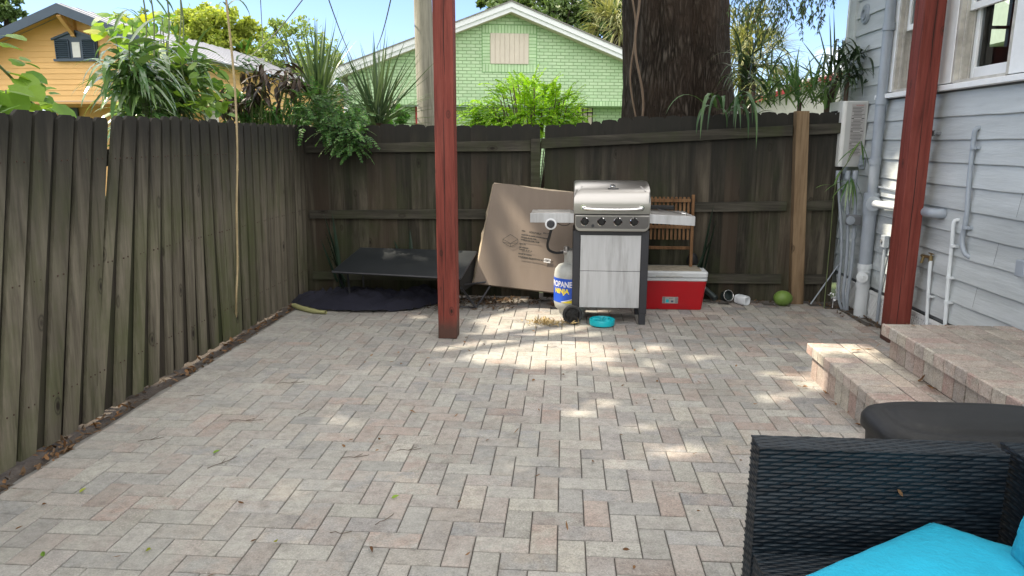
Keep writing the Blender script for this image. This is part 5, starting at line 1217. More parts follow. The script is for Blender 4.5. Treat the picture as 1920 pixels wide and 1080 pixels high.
def soldier(mb, x0, x1, z0, z1, vert):
    if vert:
        x = x0
        while x < x1-.03: mb.box(x+.006, min(x+.075, x1)-.006, .288, .299, z0+.005, z1-.005); x += .076
    else:
        z = z0
        while z < z1-.03: mb.box(x0+.006, x1-.006, .288, .299, z+.006, min(z+.075, z1)-.006); z += .076
va, vb = gl_(920, 117), gl_(993, 60)
m_ = MB(); m_.box(va.x-.20, vb.x+.20, .2915, .298, va.z-.20, vb.z+.20); gb(m_, 'vent_surround_mortar', 'mortar')
m_ = MB(); soldier(m_, va.x-.19, vb.x+.19, vb.z, vb.z+.19, True); soldier(m_, va.x-.19, vb.x+.19, va.z-.19, va.z, True); soldier(m_, va.x-.19, va.x, va.z, vb.z, False); soldier(m_, vb.x, vb.x+.19, va.z, vb.z, False); gb(m_, 'vent_surround', 'mintplain')
m_ = MB(); m_.box(-HWg+.35, HWg-.35, .2915, .299, zl+.001, zl+.125); gb(m_, 'soldier_course_mortar', 'mortar')
m_ = MB(); soldier(m_, -HWg+.35, HWg-.35, zl, zl+.12, True); gb(m_, 'soldier_course', 'mintplain')
m_ = MB(); n = 8; wv = (vb.x-va.x)/n
for k in range(n): m_.box(va.x+k*wv+.006, va.x+(k+1)*wv-.006, .27, .29, va.z, vb.z)
m_.box(va.x, vb.x, .281, .2905, va.z, vb.z); gb(m_, 'gable_vent', 'ventpanel')
for sgn, nm in ((-1, 'bargeboard'), (1, 'bargeboard')):
    X_ = sgn*HWg
    for y0_, y1_, a0, a1, mt_ in ((-.03, .0, .02, -.10, 'whitefascia'), (.0, .03, -.08, -FT+.04, 'whitefascia')):
        b_ = MB(); b_.prism([(0, zt_+a0), (X_, zt_-GS*HWg+a0), (X_, zt_-GS*HWg+a1), (0, zt_+a1)], y0_, y1_); gb(b_, nm, mt_)
    b_ = MB(); b_.prism([(0, zt_-FT+.05), (X_, zt_-GS*HWg-FT+.05), (X_, zt_-GS*HWg-FT+.03), (0, zt_-FT+.03)], .03, .30); gb(b_, 'soffit', 'ventpanel')
    b_ = MB(); b_.add([(0, -.05, zt_+.05), (X_*1.02, -.05, zt_-GS*HWg*1.02+.05), (X_*1.02, 9, zt_-GS*HWg*1.02+.05), (0, 9, zt_+.05), (0, -.05, zt_+.02), (X_*1.02, -.05, zt_-GS*HWg*1.02+.02), (X_*1.02, 9, zt_-GS*HWg*1.02+.02), (0, 9, zt_+.02)], [(0, 1, 2, 3), (4, 7, 6, 5), (0, 4, 5, 1), (1, 5, 6, 2)]); gb(b_, 'roof_slope', 'shingle')
b_ = MB(); b_.box(-HWg+.36, -HWg+.5, .46, 9, 0, 3.0); b_.box(HWg-.5, HWg-.36, .46, 9, 0, 3.0); gb(b_, 'side_wall', 'mint')
a, b = gl_(1086, 235), gl_(1121, 200); m_ = MB(); m_.box(a.x, b.x+.04, .80, .848, 1.0, zl-.02); wo = gb(m_, 'window', 'ventpanel')
m_ = MB()
for k in range(5): x = a.x+(b.x+.04-a.x)*k/4; m_.box(x-.012, x+.012, .78, .799, 1.0, zl-.02)
for k in range(4): m_.box(a.x, b.x+.04, .775, .779, 1.1+k*.35, 1.125+k*.35)
gb(m_, 'window_bars', 'ink', wo)
a, b = gl_(818, 230), gl_(830, 200); m_ = MB(); m_.box(a.x-.5, b.x, .80, .848, .1, zl-.02); gb(m_, 'door', 'redtrim')

# --- right: low house with grey shingle roof and red eave; pale house far left
rh = thing('grey_roofed_house', (7, 21, 0), 'low white house with grey roof and red eave between the oak and grey clapboard house', 'house')
a, b, c_ = aY(1405, 190, 20), aY(1500, 150, 20), aY(1600, 120, 20)
m_ = MB(); x0, x1 = a.x, a.x+7; slp = (b.z-a.z)/(b.x-a.x)*.7; xr_ = (x0+x1)/2; zr0 = a.z+.1
m_.add([(x0, 19.8, zr0), (xr_, 19.8, zr0+slp*(xr_-x0)), (xr_, 30, zr0+slp*(xr_-x0)), (x0, 30, zr0), (x1, 19.8, zr0), (x1, 30, zr0)], [(0, 1, 2, 3), (1, 4, 5, 2)]); m_.build('roof', 'shingle', rh)
m_ = MB(); m_.prism([(x0, zr0-.01), (xr_, zr0+slp*(xr_-x0)-.01), (x1, zr0-.01), (x1, zr0-.14), (xr_, zr0+slp*(xr_-x0)-.14), (x0, zr0-.14)], 19.75, 19.8); m_.build('eave_trim', 'redtrim', rh)
m_ = MB(); m_.prism([(x0+.3, 0), (x1-.3, 0), (x1-.3, zr0-.1), (xr_, zr0+slp*(xr_-x0)-.15), (x0+.3, zr0-.1)], 20.1, 29); m_.build('wall', 'greyhouse', rh)
ph = thing('pale_blue_house', (-8, 34, 0), 'small pale blue-white house far away between the two spiky yuccas', 'house')
a, b = aY(620, 215, 34), aY(700, 163, 34); m_ = MB(); m_.box(a.x, b.x, 34, 40, 0, b.z-.4); m_.build('wall', 'whitefascia', ph)
m_ = MB(); m_.prism([(a.x-.3, b.z-.42), (b.x+.3, b.z-.42), ((a.x+b.x)/2, b.z+.2)], 33.7, 40.3); m_.build('roof', 'tin', ph)

# ================================================================ UTILITY POLE AND CABLES
a, b = aY(790.5, 0, 11.5), aY(799, 235, 11.5); d = (a-b)/(a.z-b.z); base = b-d*b.z; topp = b+d*(8-b.z)
m_ = MB(); n = 24; pts = [base.lerp(topp, k/n) for k in range(n+1)]; m_.tube(pts, [.152-.028*(k/n) for k in range(n+1)], 22)
for v_i in range(len(m_.v)): x, y, z = m_.v[v_i]; q = .006*mnoise.noise(Vector((x*14, y*14, z*1.5))); m_.v[v_i] = (x+q, y+q, z)
up_ = m_.build('utility_pole', 'pole', smooth=True); tag(up_, 'tall weathered grey wooden utility pole behind the back fence, left of the red post', 'utility pole')
for i, (p0, p1, lab) in enumerate((((556, -4, 14), (470, 105, 24), 'overhead cable slanting down to the left above the yellow-green tree'), ((618, -4, 13), (665, 125, 24), 'overhead cable slanting down right, left of the utility pole'), ((727, -4, 12.5), (704, 92, 20), 'overhead cable dropping to the green house roof'), ((486, -4, 14), (492, 100, 26), 'faint near-vertical overhead cable above the orange house roof'))):
    A, B = aY(*p0), aY(*p1); A = A+(A-B)*.5; pts = [A.lerp(B, k/14)-V3(0, 0, .35*math.sin(math.pi*k/14)*.5) for k in range(15)]; m_ = MB(); m_.tube(pts, .011 if i < 3 else .008, 6)
    tag(m_.build('overhead_cable', 'cable'), lab, 'cable', 'overhead cables')

# ================================================================ TREES
def far_tree(name, boxes, y, size, mat, n, label, trunk=None, spread=1.0, per=46, cat='tree', thin=0):
    """boxes: px ellipses (cx, cy, rx, ry) at depth y -> clumps spread through a real-depth crown"""
    cen = []; rad = []
    k_ = y/F
    tot = sum(b[2]*b[3] for b in boxes)
    for (cx, cy, rx, ry) in boxes:
        kk = max(3, int(n*rx*ry/tot))
        for _ in range(kk):
            a = rs(0, 2*math.pi); r = math.sqrt(random.random())*.92; dy = rs(-1, 1)*math.sqrt(max(0, 1-r*r))*rx*k_*.8
            p = aY(cx+rx*r*math.cos(a), cy+ry*r*math.sin(a), y); cen.append((p.x, p.y+dy, p.z)); rad.append(rs(.35, 1.0)*spread*k_*(rx*ry)**.5*.26)
    c0 = aY(boxes[0][0], boxes[0][1], y); t = thing(name, (c0.x, y, 0), label, cat)
    quads('crown', clumps(cen, rad, per, .8, .45), size, mat, t, .5)
    m_ = MB(); bx_, by_ = c0.x, y
    m_.tube(sm([(bx_, by_, 0), (bx_+.1, by_, c0.z*.4), (bx_, by_, c0.z*.8), (bx_+.1, by_, c0.z)]), [.2*y/25*(1-.06*i) for i in range(13)], 10)
    for c in random.sample(cen, min(len(cen), 18)):
        z0 = c0.z*rs(.45, .8); m_.tube(sm([(bx_, by_, z0), ((bx_+c[0])/2, (by_+c[1])/2, (z0+c[2])/2+.1), c]), [.05*y/25, .04*y/25, .035*y/25, .03*y/25, .025*y/25, .02*y/25, .018*y/25, .015*y/25, .01*y/25], 6)
    m_.build('trunk', 'bark', t, smooth=True); return t
far_tree('broadleaf_tree', [(5, 25, 45, 38), (-50, 40, 60, 60)], 30, .17, 'lf_far', 60, 'grey-green tree behind the orange house at the far left edge', per=110)
far_tree('broadleaf_tree', [(395, 68, 76, 56), (455, 82, 44, 46), (350, 58, 34, 34), (430, 120, 70, 44), (400, 40, 46, 28)], 27, .15, 'lf_yellow', 170, 'dense yellow-green tree behind the orange house roof', per=120)
far_tree('broadleaf_tree', [(275, 55, 70, 35), (220, 45, 30, 25)], 29, .14, 'lf_sparse', 46, 'thin pale tree crown above the orange house roof, left of the yellow-green tree', per=30)
far_tree('broadleaf_tree', [(560, 110, 88, 80), (600, 150, 60, 60), (500, 130, 40, 60), (520, 60, 30, 28)], 24, .115, 'lf_sparse', 150, 'airy light green tree against the sky, left of the utility pole', per=42)
far_tree('broadleaf_tree', [(1030, 20, 130, 60), (1110, 50, 60, 60), (930, 0, 55, 24), (1150, 10, 50, 60)], 29, .17, 'lf_far', 190, 'dense green tree rising behind the mint green house', per=110)
far_tree('hedge_tree', [(640, 230, 90, 28), (520, 225, 70, 26), (720, 225, 50, 24)], 14, .10, 'lf_green', 50, 'low dark green bushes behind the yuccas and the back fence', per=90, cat='bush')
def palm(px, py, y, L, nb, label, mat='lf_palm'):
    c = aY(px, py, y); t = thing('palm_tree', (c.x, y, 0), label, 'palm'); m_ = MB()
    for k in range(nb):
        a = rs(0, 2*math.pi); e = rs(-.7, 1.2); d = V3(math.cos(a)*math.cos(e), math.sin(a)*math.cos(e), math.sin(e)); l_ = L*rs(.7, 1.1)
        p = c+d*.1; hub = p+d*l_*.45
        m_.tube([p, hub], .012, 4)
        for q in range(16):
            dd = (d+V3(rs(-1, 1), rs(-1, 1), rs(-1, .6))*.75).normalized(); m_.blade(hub, dd, l_*.6, .035*y/10*.6, 1.3, 4)
    m_.build('crown', mat, t)
    m_ = MB(); m_.tube([(c.x, y, 0), (c.x+.1, y, c.z*.5), (c.x, y, c.z)], [.16, .14, .17], 12); m_.build('trunk', 'bark', t, smooth=True)
palm(1158, 55, 22, 1.25, 44, 'pale dry-fronded palm just left of the oak trunk, behind the mint green house')
palm(1402, 120, 17, 1.2, 52, 'sunlit yellow-green palm to the right of the oak trunk')
palm(1395, 60, 19, 1.0, 30, 'taller dry palm behind the sunlit palm right of the oak')

# --- big oak
ok = thing('oak_tree', (1.28, 8.6, 0), 'huge dark oak trunk with deep furrowed bark rising behind the back fence', 'tree')
m_ = MB(); nz, na = 70, 96; vs = []
cx, cy = 1.26, 8.55
for j in range(nz+1):
    z = -.1+6.6*j/nz
    rb = float(np.interp(z, [0, 1.0, 1.75, 2.4, 3.0, 6.5], [.86, .70, .62, .575, .56, .52])); ox = float(np.interp(z, [0, 1.7, 3, 6.5], [.05, .04, -.07, -.4]))
    for i in range(na):
        a = 2*math.pi*i/na; c_, s__ = math.cos(a), math.sin(a)
        lob = .10*mnoise.noise(Vector((c_*1.6, s__*1.6, z*.22)))+.055*abs(mnoise.noise(Vector((c_*4, s__*4, z*.5))))-.16*math.exp(-((a-(4.80+.05*z))/.10)**2)-.07*math.exp(-((a-4.25)/.07)**2)
        fl = .10*math.exp(-z/.5)*math.sin(5*a)
        fine = .03*abs(mnoise.noise(Vector((c_*13, s__*13, z*1.6))))+.014*mnoise.noise(Vector((c_*30, s__*30, z*5)))
        r = rb*(1+lob*.9)+fl+fine; vs.append((cx+ox+r*c_, cy+r*s__, z))
m_.add(vs, [(j*na+i, j*na+(i+1) % na, (j+1)*na+(i+1) % na, (j+1)*na+i) for j in range(nz) for i in range(na)])
m_.build('trunk', 'bark', ok, smooth=True)
m_ = MB()
for tgt, r0 in (((-4.2, 2.5, 7.4), .30), ((-3.2, 6.2, 7.0), .24), ((.5, 1.5, 7.6), .22), ((4.5, 10.5, 8.5), .3), ((-1.2, 4.2, 6.6), .16), ((-6, .5, 7.5), .14)):
    p0 = V3(cx-.35, cy, 6.1); p3 = V3(*tgt); pts = sm([p0, p0.lerp(p3, .35)+V3(0, 0, .7), p0.lerp(p3, .7)+V3(0, 0, .4), p3], 6); m_.tube(pts, [r0*(1-.8*i/(len(pts)-1)) for i in range(len(pts))], 10)
m_.build('limb', 'bark', ok, smooth=True)
# tree added out of frame to block the sun; crown gaps place the lit patches
TAN = math.tan(SUN_EL)
gaps = []
def gap(px, py, rx, ry, z=0.0): p = aZ(px, py, z); gaps.append((p.x+z/TAN, p.y, rx*.8+.06, ry*.8+.06))
def gapw(x, y, rx, ry): gaps.append((x, y, rx+.16, ry+.14))
gapw(-.16, 4.93, .56, .36); gapw(-.62, 4.9, .14, .25); gapw(.12, 4.72, .22, .14); gapw(-.33, 5.65, .30, .32); gapw(.03, 6.05, .30, .35); gapw(-.45, 6.3, .25, .25); gapw(-.02, 5.42, .2, .16)
for g_ in ((1265, 690, .16, .07), (1330, 668, .11, .05), (1180, 705, .13, .05), (1240, 648, .10, .05), (1420, 690, .14, .06), (1480, 700, .13, .07), (1455, 735, .12, .05), (960, 800, .15, .05), (1095, 775, .10, .04), (1235, 838, .13, .05), (1130, 755, .10, .05), (1090, 880, .12, .035), (1360, 830, .08, .04), (1215, 800, .10, .03), (930, 870, .10, .03), (1030, 735, .12, .05), (1500, 668, .10, .06), (1545, 720, .06, .14)): gap(*g_)
gapw(1.66+.1, 4.36, .16, .10); gapw(2.62+.7*.95, 5.85, .10, .16); gapw(2.62+.7*1.3, 6.0, .08, .12); gapw(2.62+.35, 5.9, .1, .15); gapw(.85, 7.6, .62, .55); gapw(3.1, 7.5, .25, .35); gapw(4.3, 4.0, .12, .12)
N_ = 44000
gx = rng.uniform(-1.75, 5.0, N_); gy_ = rng.uniform(-1.8, 9.6, N_); zz = rng.uniform(9.0, 12.0, N_)
keep = (gy_ < 7.0) | (gx > 1.5)
keep &= ~((gx < -1.1+.25*np.sin(gy_*2.2)) & (rng.random(N_) < .6))
keep &= ~((gx > .1) & (gx < 2.4) & (gy_ > 2.9) & (gy_ < 5.3) & (rng.random(N_) < .42))
for (a, b, ra, rb) in gaps: keep &= (((gx-a)/ra)**2+((gy_-b)/rb)**2) > rng.uniform(.75, 1.25, N_)
cr = np.stack([gx-zz/TAN, gy_, zz], 1)[keep]
shade = thing('added_shade_tree', (-9.0, 2.5, 0), 'unseen tree added left of the patio to block the sun, with gaps cut in its crown', 'tree')
quads('crown', cr, .22, 'lf_oak', shade, .65, .3)
m_ = MB(); m_.tube([(-9.0, 2.5, 0), (-8.6, 2.7, 5), (-7.6, 3, 9.5)], [.4, .32, .15], 14)
for k in range(12): e = V3(*cr[int(rng.integers(len(cr)))]); m_.tube(sm([V3(-8.5, 2.8, 6), V3(-8.5, 2.8, 6).lerp(e, .5)+V3(0, 0, .8), e], 4), .07, 6)
m_.build('trunk', 'bark', shade, smooth=True)
oc = []
for k in range(5200):
    f_ = random.random(); base_ = [V3(-3.2, 6.2, 7.0), V3(.5, 1.5, 7.6), V3(4.5, 10.5, 8.5), V3(-4.2, 2.5, 7.4)][k % 4]; p_ = V3(cx-.35, cy, 6.6).lerp(base_, .35+.65*f_)+V3(rs(-1, 1), rs(-1, 1), rs(-.5, .8)); g_x = p_.x+p_.z/TAN
    if any(((g_x-a)/(ra+.1))**2+((p_.y-b)/(rb+.1))**2 < 1.3 for a, b, ra, rb in gaps): continue  # oak leaves also left out where the sun gaps are cut
    if g_x > -1.6: oc.append(tuple(p_))
quads('crown', oc, .12, 'lf_oak', ok, .45, .3)
# low leafy sprays of the oak that hang into view top right
m_ = MB(); tw = MB()
for k in range(74):
    px = rs(1376, 1560); py = rs(-40, 30)
    if px > 1470 and random.random() < .3: px -= 70
    p = aY(px, py, rs(6.9, 7.6)); d = V3(rs(-.5, .5), rs(-.4, .4), -rs(.4, 1)).normalized(); L = rs(.12, .42)*(1.1 if 1400 < px < 1500 else .7)
    pts = [p]; 
    for q in range(6): pts.append(pts[-1]+d*L/6+V3(rs(-.01, .01), rs(-.01, .01), 0)); d = (d+V3(rs(-.15, .15), 0, -.05)).normalized()
    tw.tube(pts, .0018, 4, cap=False)
    for q in pts[0:]:
        for _ in range(3): 
            dd = (d+V3(rs(-1, 1), rs(-1, 1), rs(-.6, .4))).normalized(); m_.leaf(q, dd, V3(rs(-.4, .4), rs(-.4, .4), 1), rs(.035, .06), rs(.010, .016))
m_.build('hanging_leaves', 'lf_oak', ok); tw.build('twigs', 'twig', ok)
for k, (a, b) in enumerate((((1183, -5), (1188, 225)), ((1192, -5), (1200, 228)))):
    pts = []
    for j in range(14):
        t = j/13; px = a[0]+(b[0]-a[0])*t+6*math.sin(t*7+k*2); py = a[1]+(b[1]-a[1])*t; pts.append(aY(px, py, 7.98-.05*k+.1*t))
    m_ = MB(); m_.tube(sm(pts), .010+.003*k, 8); tag(m_.build('liana', 'liana', smooth=True), 'left of two pale vine stems climbing the left edge of the oak trunk' if k == 0 else 'right of two pale vine stems climbing the left edge of the oak trunk', 'vine', 'vine stems on the oak trunk')

# ================================================================ PLANTS ALONG THE FENCES
def plant(name, loc, label, cat='plant', group=None): return thing(name, loc, label, cat, group)
# 1. strap-leaved clump behind left fence
t = plant('strap_leaf_plant', (-3.15, 5.2, 0), 'clump of long drooping glossy strap leaves before the orange house, above the left fence')
lv = MB(); stm = MB()
for k in range(34):
    px = rs(205, 395); lo_ = 78+abs(px-270)*.22; b0 = V3(-3.2+rs(-.12, .12), 5.25+rs(-.25, .25), .5); top = aX(px, rs(lo_, lo_+55), -3.15+rs(-.2, .2)); top.y = min(max(top.y, 4.7), 6.4)
    pts = sm([b0, b0.lerp(top, .62)+V3(0, 0, .18), top], 6); stm.tube(pts, .005, 5, cap=False)
    for j, q in enumerate(pts[5:]):
        for _ in range(2):
            sg = 1 if px > 275 else -1
            lv.blade(q, V3(rs(-.7, .7), rs(-.5, .9)*1.0*sg+rs(-.35, .35), rs(-.35, .35)), rs(.24, .46), rs(.034, .058), rs(1.3, 2.3), 7, twist=rs(-.5, .5), fold=.10)
for k in range(34):
    q = aX(rs(195, 310), rs(100, 170), -3.05+rs(-.1, .1)); lv.blade(q, V3(rs(-.2, .4), -1+rs(-.2, .5), rs(-.35, .3)), rs(.28, .46), rs(.034, .055), rs(1.3, 2.2), 8, twist=rs(-.4, .4), fold=.10)
lv.build('leaves', 'lf_bamboo', t); stm.build('stems', 'stem', t)
# 2. tall thin culms rising out of frame
t = plant('bamboo', (-3.1, 5.4, 0), 'several thin tall bamboo stalks rising above the left fence to the top of the photo')
stm = MB(); lv = MB()
for (x0, x1) in ((263, 282), (277, 298), (310, 318), (333, 352), (338, 330), (425, 438)):
    if x0 == 425: continue
    a, b = aX(x0, -60, -3.1), aX(x1, 230, -3.05); pts = [b.lerp(a, k/12)+V3(0, .02*math.sin(k), 0) for k in range(13)]; pts = [V3(b.x, b.y, .0)]+pts; stm.tube(pts, .0055, 6)
    for q in random.sample(pts[3:], 3): lv.blade(q, V3(rs(-.3, .3), rs(-1, 1), .9), rs(.2, .45), .022, 2.4, 7)
lv.blade(aX(212, 62, -3.1), V3(0, .55, .8), .42, .034, 1.9, 10, fold=.2); lv.blade(aX(290, 0, -3.1), V3(0, .6, .2), .3, .03, 2.0, 8)
lv.build('leaves', 'lf_bamboo', t); stm.build('stalks', 'stem', t)
# 3. round-leaved shrubs
def rounds(t, px0, px1, py0, py1, X0, n, L0, L1, stems=8, shape=None, ymax=9):
    lv = MB(); stm = MB(); base = aX((px0+px1)/2, 260, X0); base.z = .2; anch = []
    for k in range(stems):
        px, py = rs(px0, px1), rs(py0, (py0+py1)/2)
        if shape and not shape(px, py): continue
        tp = aX(px, py, X0+rs(-.3, .2)); tp.y = min(tp.y, ymax); pts = sm([base+V3(rs(-.1, .1), rs(-.3, .3), 0), base.lerp(tp, .55)+V3(0, rs(-.1, .1), .1), tp], 7); stm.tube(pts, [.012*(1-.7*i/len(pts)) for i in range(len(pts))], 6, cap=False); anch += pts[6:]
    c_ = 0
    while c_ < n:
        px, py = rs(px0, px1), rs(py0, py1)
        if shape and not shape(px, py): continue
        q = aX(px, py, X0+rs(-.3, .25)); q.y = min(q.y, ymax+rs(-.3, .2)); d = V3(rs(-1, 1), rs(-1, 1), rs(-.9, .3)); lv.round_leaf(q, d, V3(rs(-.6, .6), rs(-.9, .3), 1), rs(L0, L1)); c_ += 1
    lv.build('leaves', 'lf_round', t); stm.build('stems', 'stem', t)
t = plant('round_leaf_shrub', (-3.6, 6.2, 0), 'light green shrub with big round leaves behind the drooping strap-leaf plant')
rounds(t, 180, 432, 28, 215, -3.75, 300, .085, .135, 16, lambda x, y: (y > 25+abs(x-250)*.12 and (x < 345 or y > 95+(x-345)*.35) and not (x < 225 and y > 75)), 7.0)
t2 = plant('round_leaf_shrub', (-3.0, 6.3, 0), 'light green round-leaved branches right of the drooping strap-leaf plant, left of the purple leaves')
rounds(t2, 325, 435, 70, 215, -3.0, 85, .06, .11, 9, lambda x, y: y > 60+(x-320)*.75, 6.9)
t = plant('round_leaf_shrub', (-2.95, 3.9, 0), 'round-leaved branch reaching over the left fence at the left photo edge')
rounds(t, -60, 50, 165, 222, -2.95, 34, .10, .15, 5, None, 5)
lv = MB(); stm = MB(); pth = [aX(-10, 120, -2.9), aX(25, 155, -2.9), aX(60, 200, -2.9), aX(75, 225, -2.9)]; stm.tube(sm(pth), .007, 6)
for (px, py, L) in ((5, 70, .14), (2, 92, .12), (18, 120, .09), (34, 112, .07), (45, 122, .09), (12, 140, .15), (30, 150, .16), (44, 145, .14), (60, 160, .10), (22, 165, .14), (92, 205, .20), (70, 198, .17), (85, 172, .07), (92, 180, .07), (78, 186, .08), (6, 190, .22), (30, 205, .16), (52, 178, .12)):
    lv.round_leaf(aX(px, py, -2.9+rs(-.05, .05)), V3(rs(.2, .8), rs(-.2, 1), rs(-.4, .2)), V3(rs(-.4, .4), rs(-.9, -.2), 1), L*.82)
lv.build('leaves', 'lf_round', t); stm.build('stems', 'stem', t)
# 4. purple and green leafy plants
t = plant('purple_leaf_plant', (-3.0, 6.9, 0), 'plant with drooping purple-brown leaves and small red flowers above the left fence')
lv = MB(); stm = MB(); base = aY(480, 250, 7.0); base.z = .2
for k in range(27):
    px = rs(405, 565); py = rs(122, 185) if px > 455 else rs(165, 215); q = aY(px, py, rs(6.5, 7.0)); stm.tube(sm([base, base.lerp(q, .6)+V3(rs(-.1, .1), 0, .1), q], 4), .006, 5, cap=False)
    for _ in range(8): lv.leaf(q+V3(rs(-.04, .04), rs(-.04, .04), rs(-.08, .03)), V3(rs(-1, 1), rs(-1, 1), rs(-1.1, .4)), V3(rs(-.3, .3), rs(-.5, .3), 1), rs(.10, .19), rs(.035, .055), curl=.35)
lv.build('leaves', 'lf_purple', t); stm.build('stems', 'stem', t)
fl = MB()
for k in range(16): fl.leaf(aY(rs(543, 558), rs(158, 172), 6.9), V3(rs(-1, 1), rs(-1, 1), rs(-1, 1)), V3(0, 0, 1), rs(.02, .04), .012)
fl.build('red_flowers', 'redtrim', t)
t = plant('green_leaf_plant', (-2.9, 6.6, 0), 'mid-green pointed-leaf plant below the purple leaves at the fence top')
lv = MB(); stm = MB(); base = aY(500, 250, 6.85); base.z = .3
for k in range(34):
    q = aY(rs(425, 575), rs(165, 225), rs(6.75, 7.1)); stm.tube([base, base.lerp(q, .6)+V3(0, 0, .08), q], .004, 5, cap=False)
    for _ in range(9): lv.leaf(q+V3(rs(-.06, .06), rs(-.06, .06), rs(-.08, .04)), V3(rs(-1, 1), rs(-1, 1), rs(-1, .4)), V3(rs(-.4, .4), rs(-.6, .4), 1), rs(.07, .15), rs(.03, .06), curl=.25)
for k in range(30):
    q = aX(rs(440, 490), rs(85, 140), -3.05); q.y = min(q.y, 7); lv.blade(q, V3(rs(-.3, 1), rs(-1, 1), rs(-.2, .5)), rs(.14, .26), .03, 1.2, 5)
lv.build('leaves', 'lf_green', t); stm.build('stems', 'stem', t)
# 5. yuccas
def yucca(px, py, y, n, L, label, spread=1.0, trunk=True):
    b = aY(px, py, y); t = plant('yucca', (b.x, b.y, 0), label); m_ = MB()
    for k in range(n):
        a = rs(0, 2*math.pi); e = random.choice([rs(.75, 1.45), rs(.75, 1.5), rs(.1, .8)]); s = 1.0
        d = V3(math.cos(a)*math.cos(e)*spread, math.sin(a)*math.cos(e)*.8, math.sin(e)); m_.blade(b+V3(rs(-.04, .04), rs(-.04, .04), rs(-.1, .08)), d, L*rs(.65, 1.05), rs(.024, .036), rs(.0, .30), 8, fold=.35, base=.6)
    for k in range(n//5): a = rs(0, 2*math.pi); m_.blade(b-V3(0, 0, .05), V3(math.cos(a), math.sin(a), rs(-.2, .3)), L*rs(.5, .8), .028, rs(.6, 1.6), 7, fold=.3)
    m_.build('blades', 'lf_yucca', t)
    m_ = MB(); m_.tube([(b.x, b.y, 0), (b.x, b.y, b.z)], [.07, .055], 10); m_.build('trunk', 'twig', t, smooth=True)
yucca(598, 195, 7.7, 95, .98, 'large spiky blue-green yucca behind the fence corner')
yucca(708, 232, 7.2, 90, .86, 'second spiky yucca standing between the fence corner and the utility pole')
# 6. pinnate fronds
def frond(lv, stm, p, d, L, nl, LL, LW, droop=.5):
    d = d.normalized(); x = d.cross(V3(0, 0, 1)); x = x.normalized() if x.length > .05 else V3(1, 0, 0); q = p.copy(); pts = [q.copy()]
    for k in range(nl):
        q = q+d*(L/nl); d = (d+V3(0, 0, -droop/nl)).normalized(); pts.append(q.copy()); u = x.cross(d)
        for s in (-1, 1):
            dd = (x*s+d*.5+V3(rs(-.2, .2), rs(-.2, .2), rs(-.25, .15))).normalized(); lv.leaf(q, dd, u+V3(rs(-.3, .3), rs(-.3, .3), 0), LL*(1-.5*k/nl)*rs(.8, 1.1), LW, curl=.1)
    lv.leaf(q, d, V3(0, 0, 1), LL*.6, LW); stm.tube(pts, .0016, 4, cap=False)
t = plant('pinnate_shrub', (-.43, 7.35, 0), 'bright lime-green feathery shrub sunlit above the back fence in the middle')
lv = MB(); stm = MB(); base = aY(1000, 255, 7.3); base.z = .3
for k in range(430):
    a = rs(0, 2*math.pi); r = math.sqrt(random.random()); px = 985+98*r*math.cos(a); py = 215+ (57 if math.sin(a) < 0 else 30)*r*math.sin(a)
    if px < 930 and py < 195 or (px > 1050 and py < 178) or py < 158: continue
    q = aY(px, py, 7.3+rs(-.28, .28)); c0 = aY(1000, 240, 7.3); d = (q-c0).normalized()+V3(rs(-.6, .6), rs(-.8, .8), rs(-.3, .4))
    if k % 5 == 0: stm.tube(sm([base, base.lerp(q, .6)+V3(0, 0, .1), q], 4), .005, 5, cap=False)
    frond(lv, stm, q, d, rs(.12, .22), 8, rs(.038, .056), rs(.020, .028), rs(.4, 1.3))
for k in range(60): q = aY(rs(875, 1090), rs(212, 236), 7.2+rs(-.15, .1)); frond(lv, stm, q, V3(rs(-1, 1), rs(-1, .2), rs(-.3, .5)), rs(.1, .2), 7, .05, .024, 1.0)
for px, py in ((1075, 165), (1085, 180), (1040, 150), (1093, 195)):
    q = aY(px-25, py+25, 7.3); frond(lv, stm, q, (aY(px, py-8, 7.3)-q), .26, 9, .028, .014, .2)
lv.build('leaves', 'lf_fern', t); stm.build('stems', 'twig', t)
t = plant('pinnate_shrub', (-.95, 7.2, 0), 'small light green feathery sprig above the fence just right of the red post')
lv = MB(); stm = MB()
for k in range(26): q = aY(rs(864, 915), rs(208, 236), 7.1+rs(-.15, .15)); frond(lv, stm, q, V3(rs(-1, 1), rs(-1, 1), rs(0, .8)), rs(.12, .22), 7, .035, .018, .6)
stm.tube([(aY(890, 240, 7.1).x, 7.1, .2), aY(890, 225, 7.1)], .006, 5); lv.build('leaves', 'lf_fern', t); stm.build('stems', 'stem', t)
t = plant('climbing_vine', (-2.2, 6.6, 1.5), 'dense feathery green vine spilling over the corner where the two fences meet')
lv = MB(); stm = MB()
for k in range(330):
    u = random.random(); px = 560+random.random()*125; top = 178+max(0, px-640)*.5; bot = 240+55*min(1, max(0, (px-590)/60)); py = rs(top, bot)
    if px > 660 and py > 262 and random.random() < .5: px -= 20
    yv = 6.48 if py > 235 else rs(6.45, 7.0)
    q = aY(px, py, yv+rs(-.06, .06)); frond(lv, stm, q, V3(rs(-1, 1), rs(-1, .4), rs(-.6, .7)), rs(.10, .20), 7, rs(.03, .048), rs(.014, .022), rs(.5, 1.3))
stm.tube(sm([aY(600, 225, 6.55), aY(640, 255, 6.5), aY(672, 285, 6.46)]), .005, 6)
lv.build('leaves', 'lf_vine', t); stm.build('stems', 'stem', t)
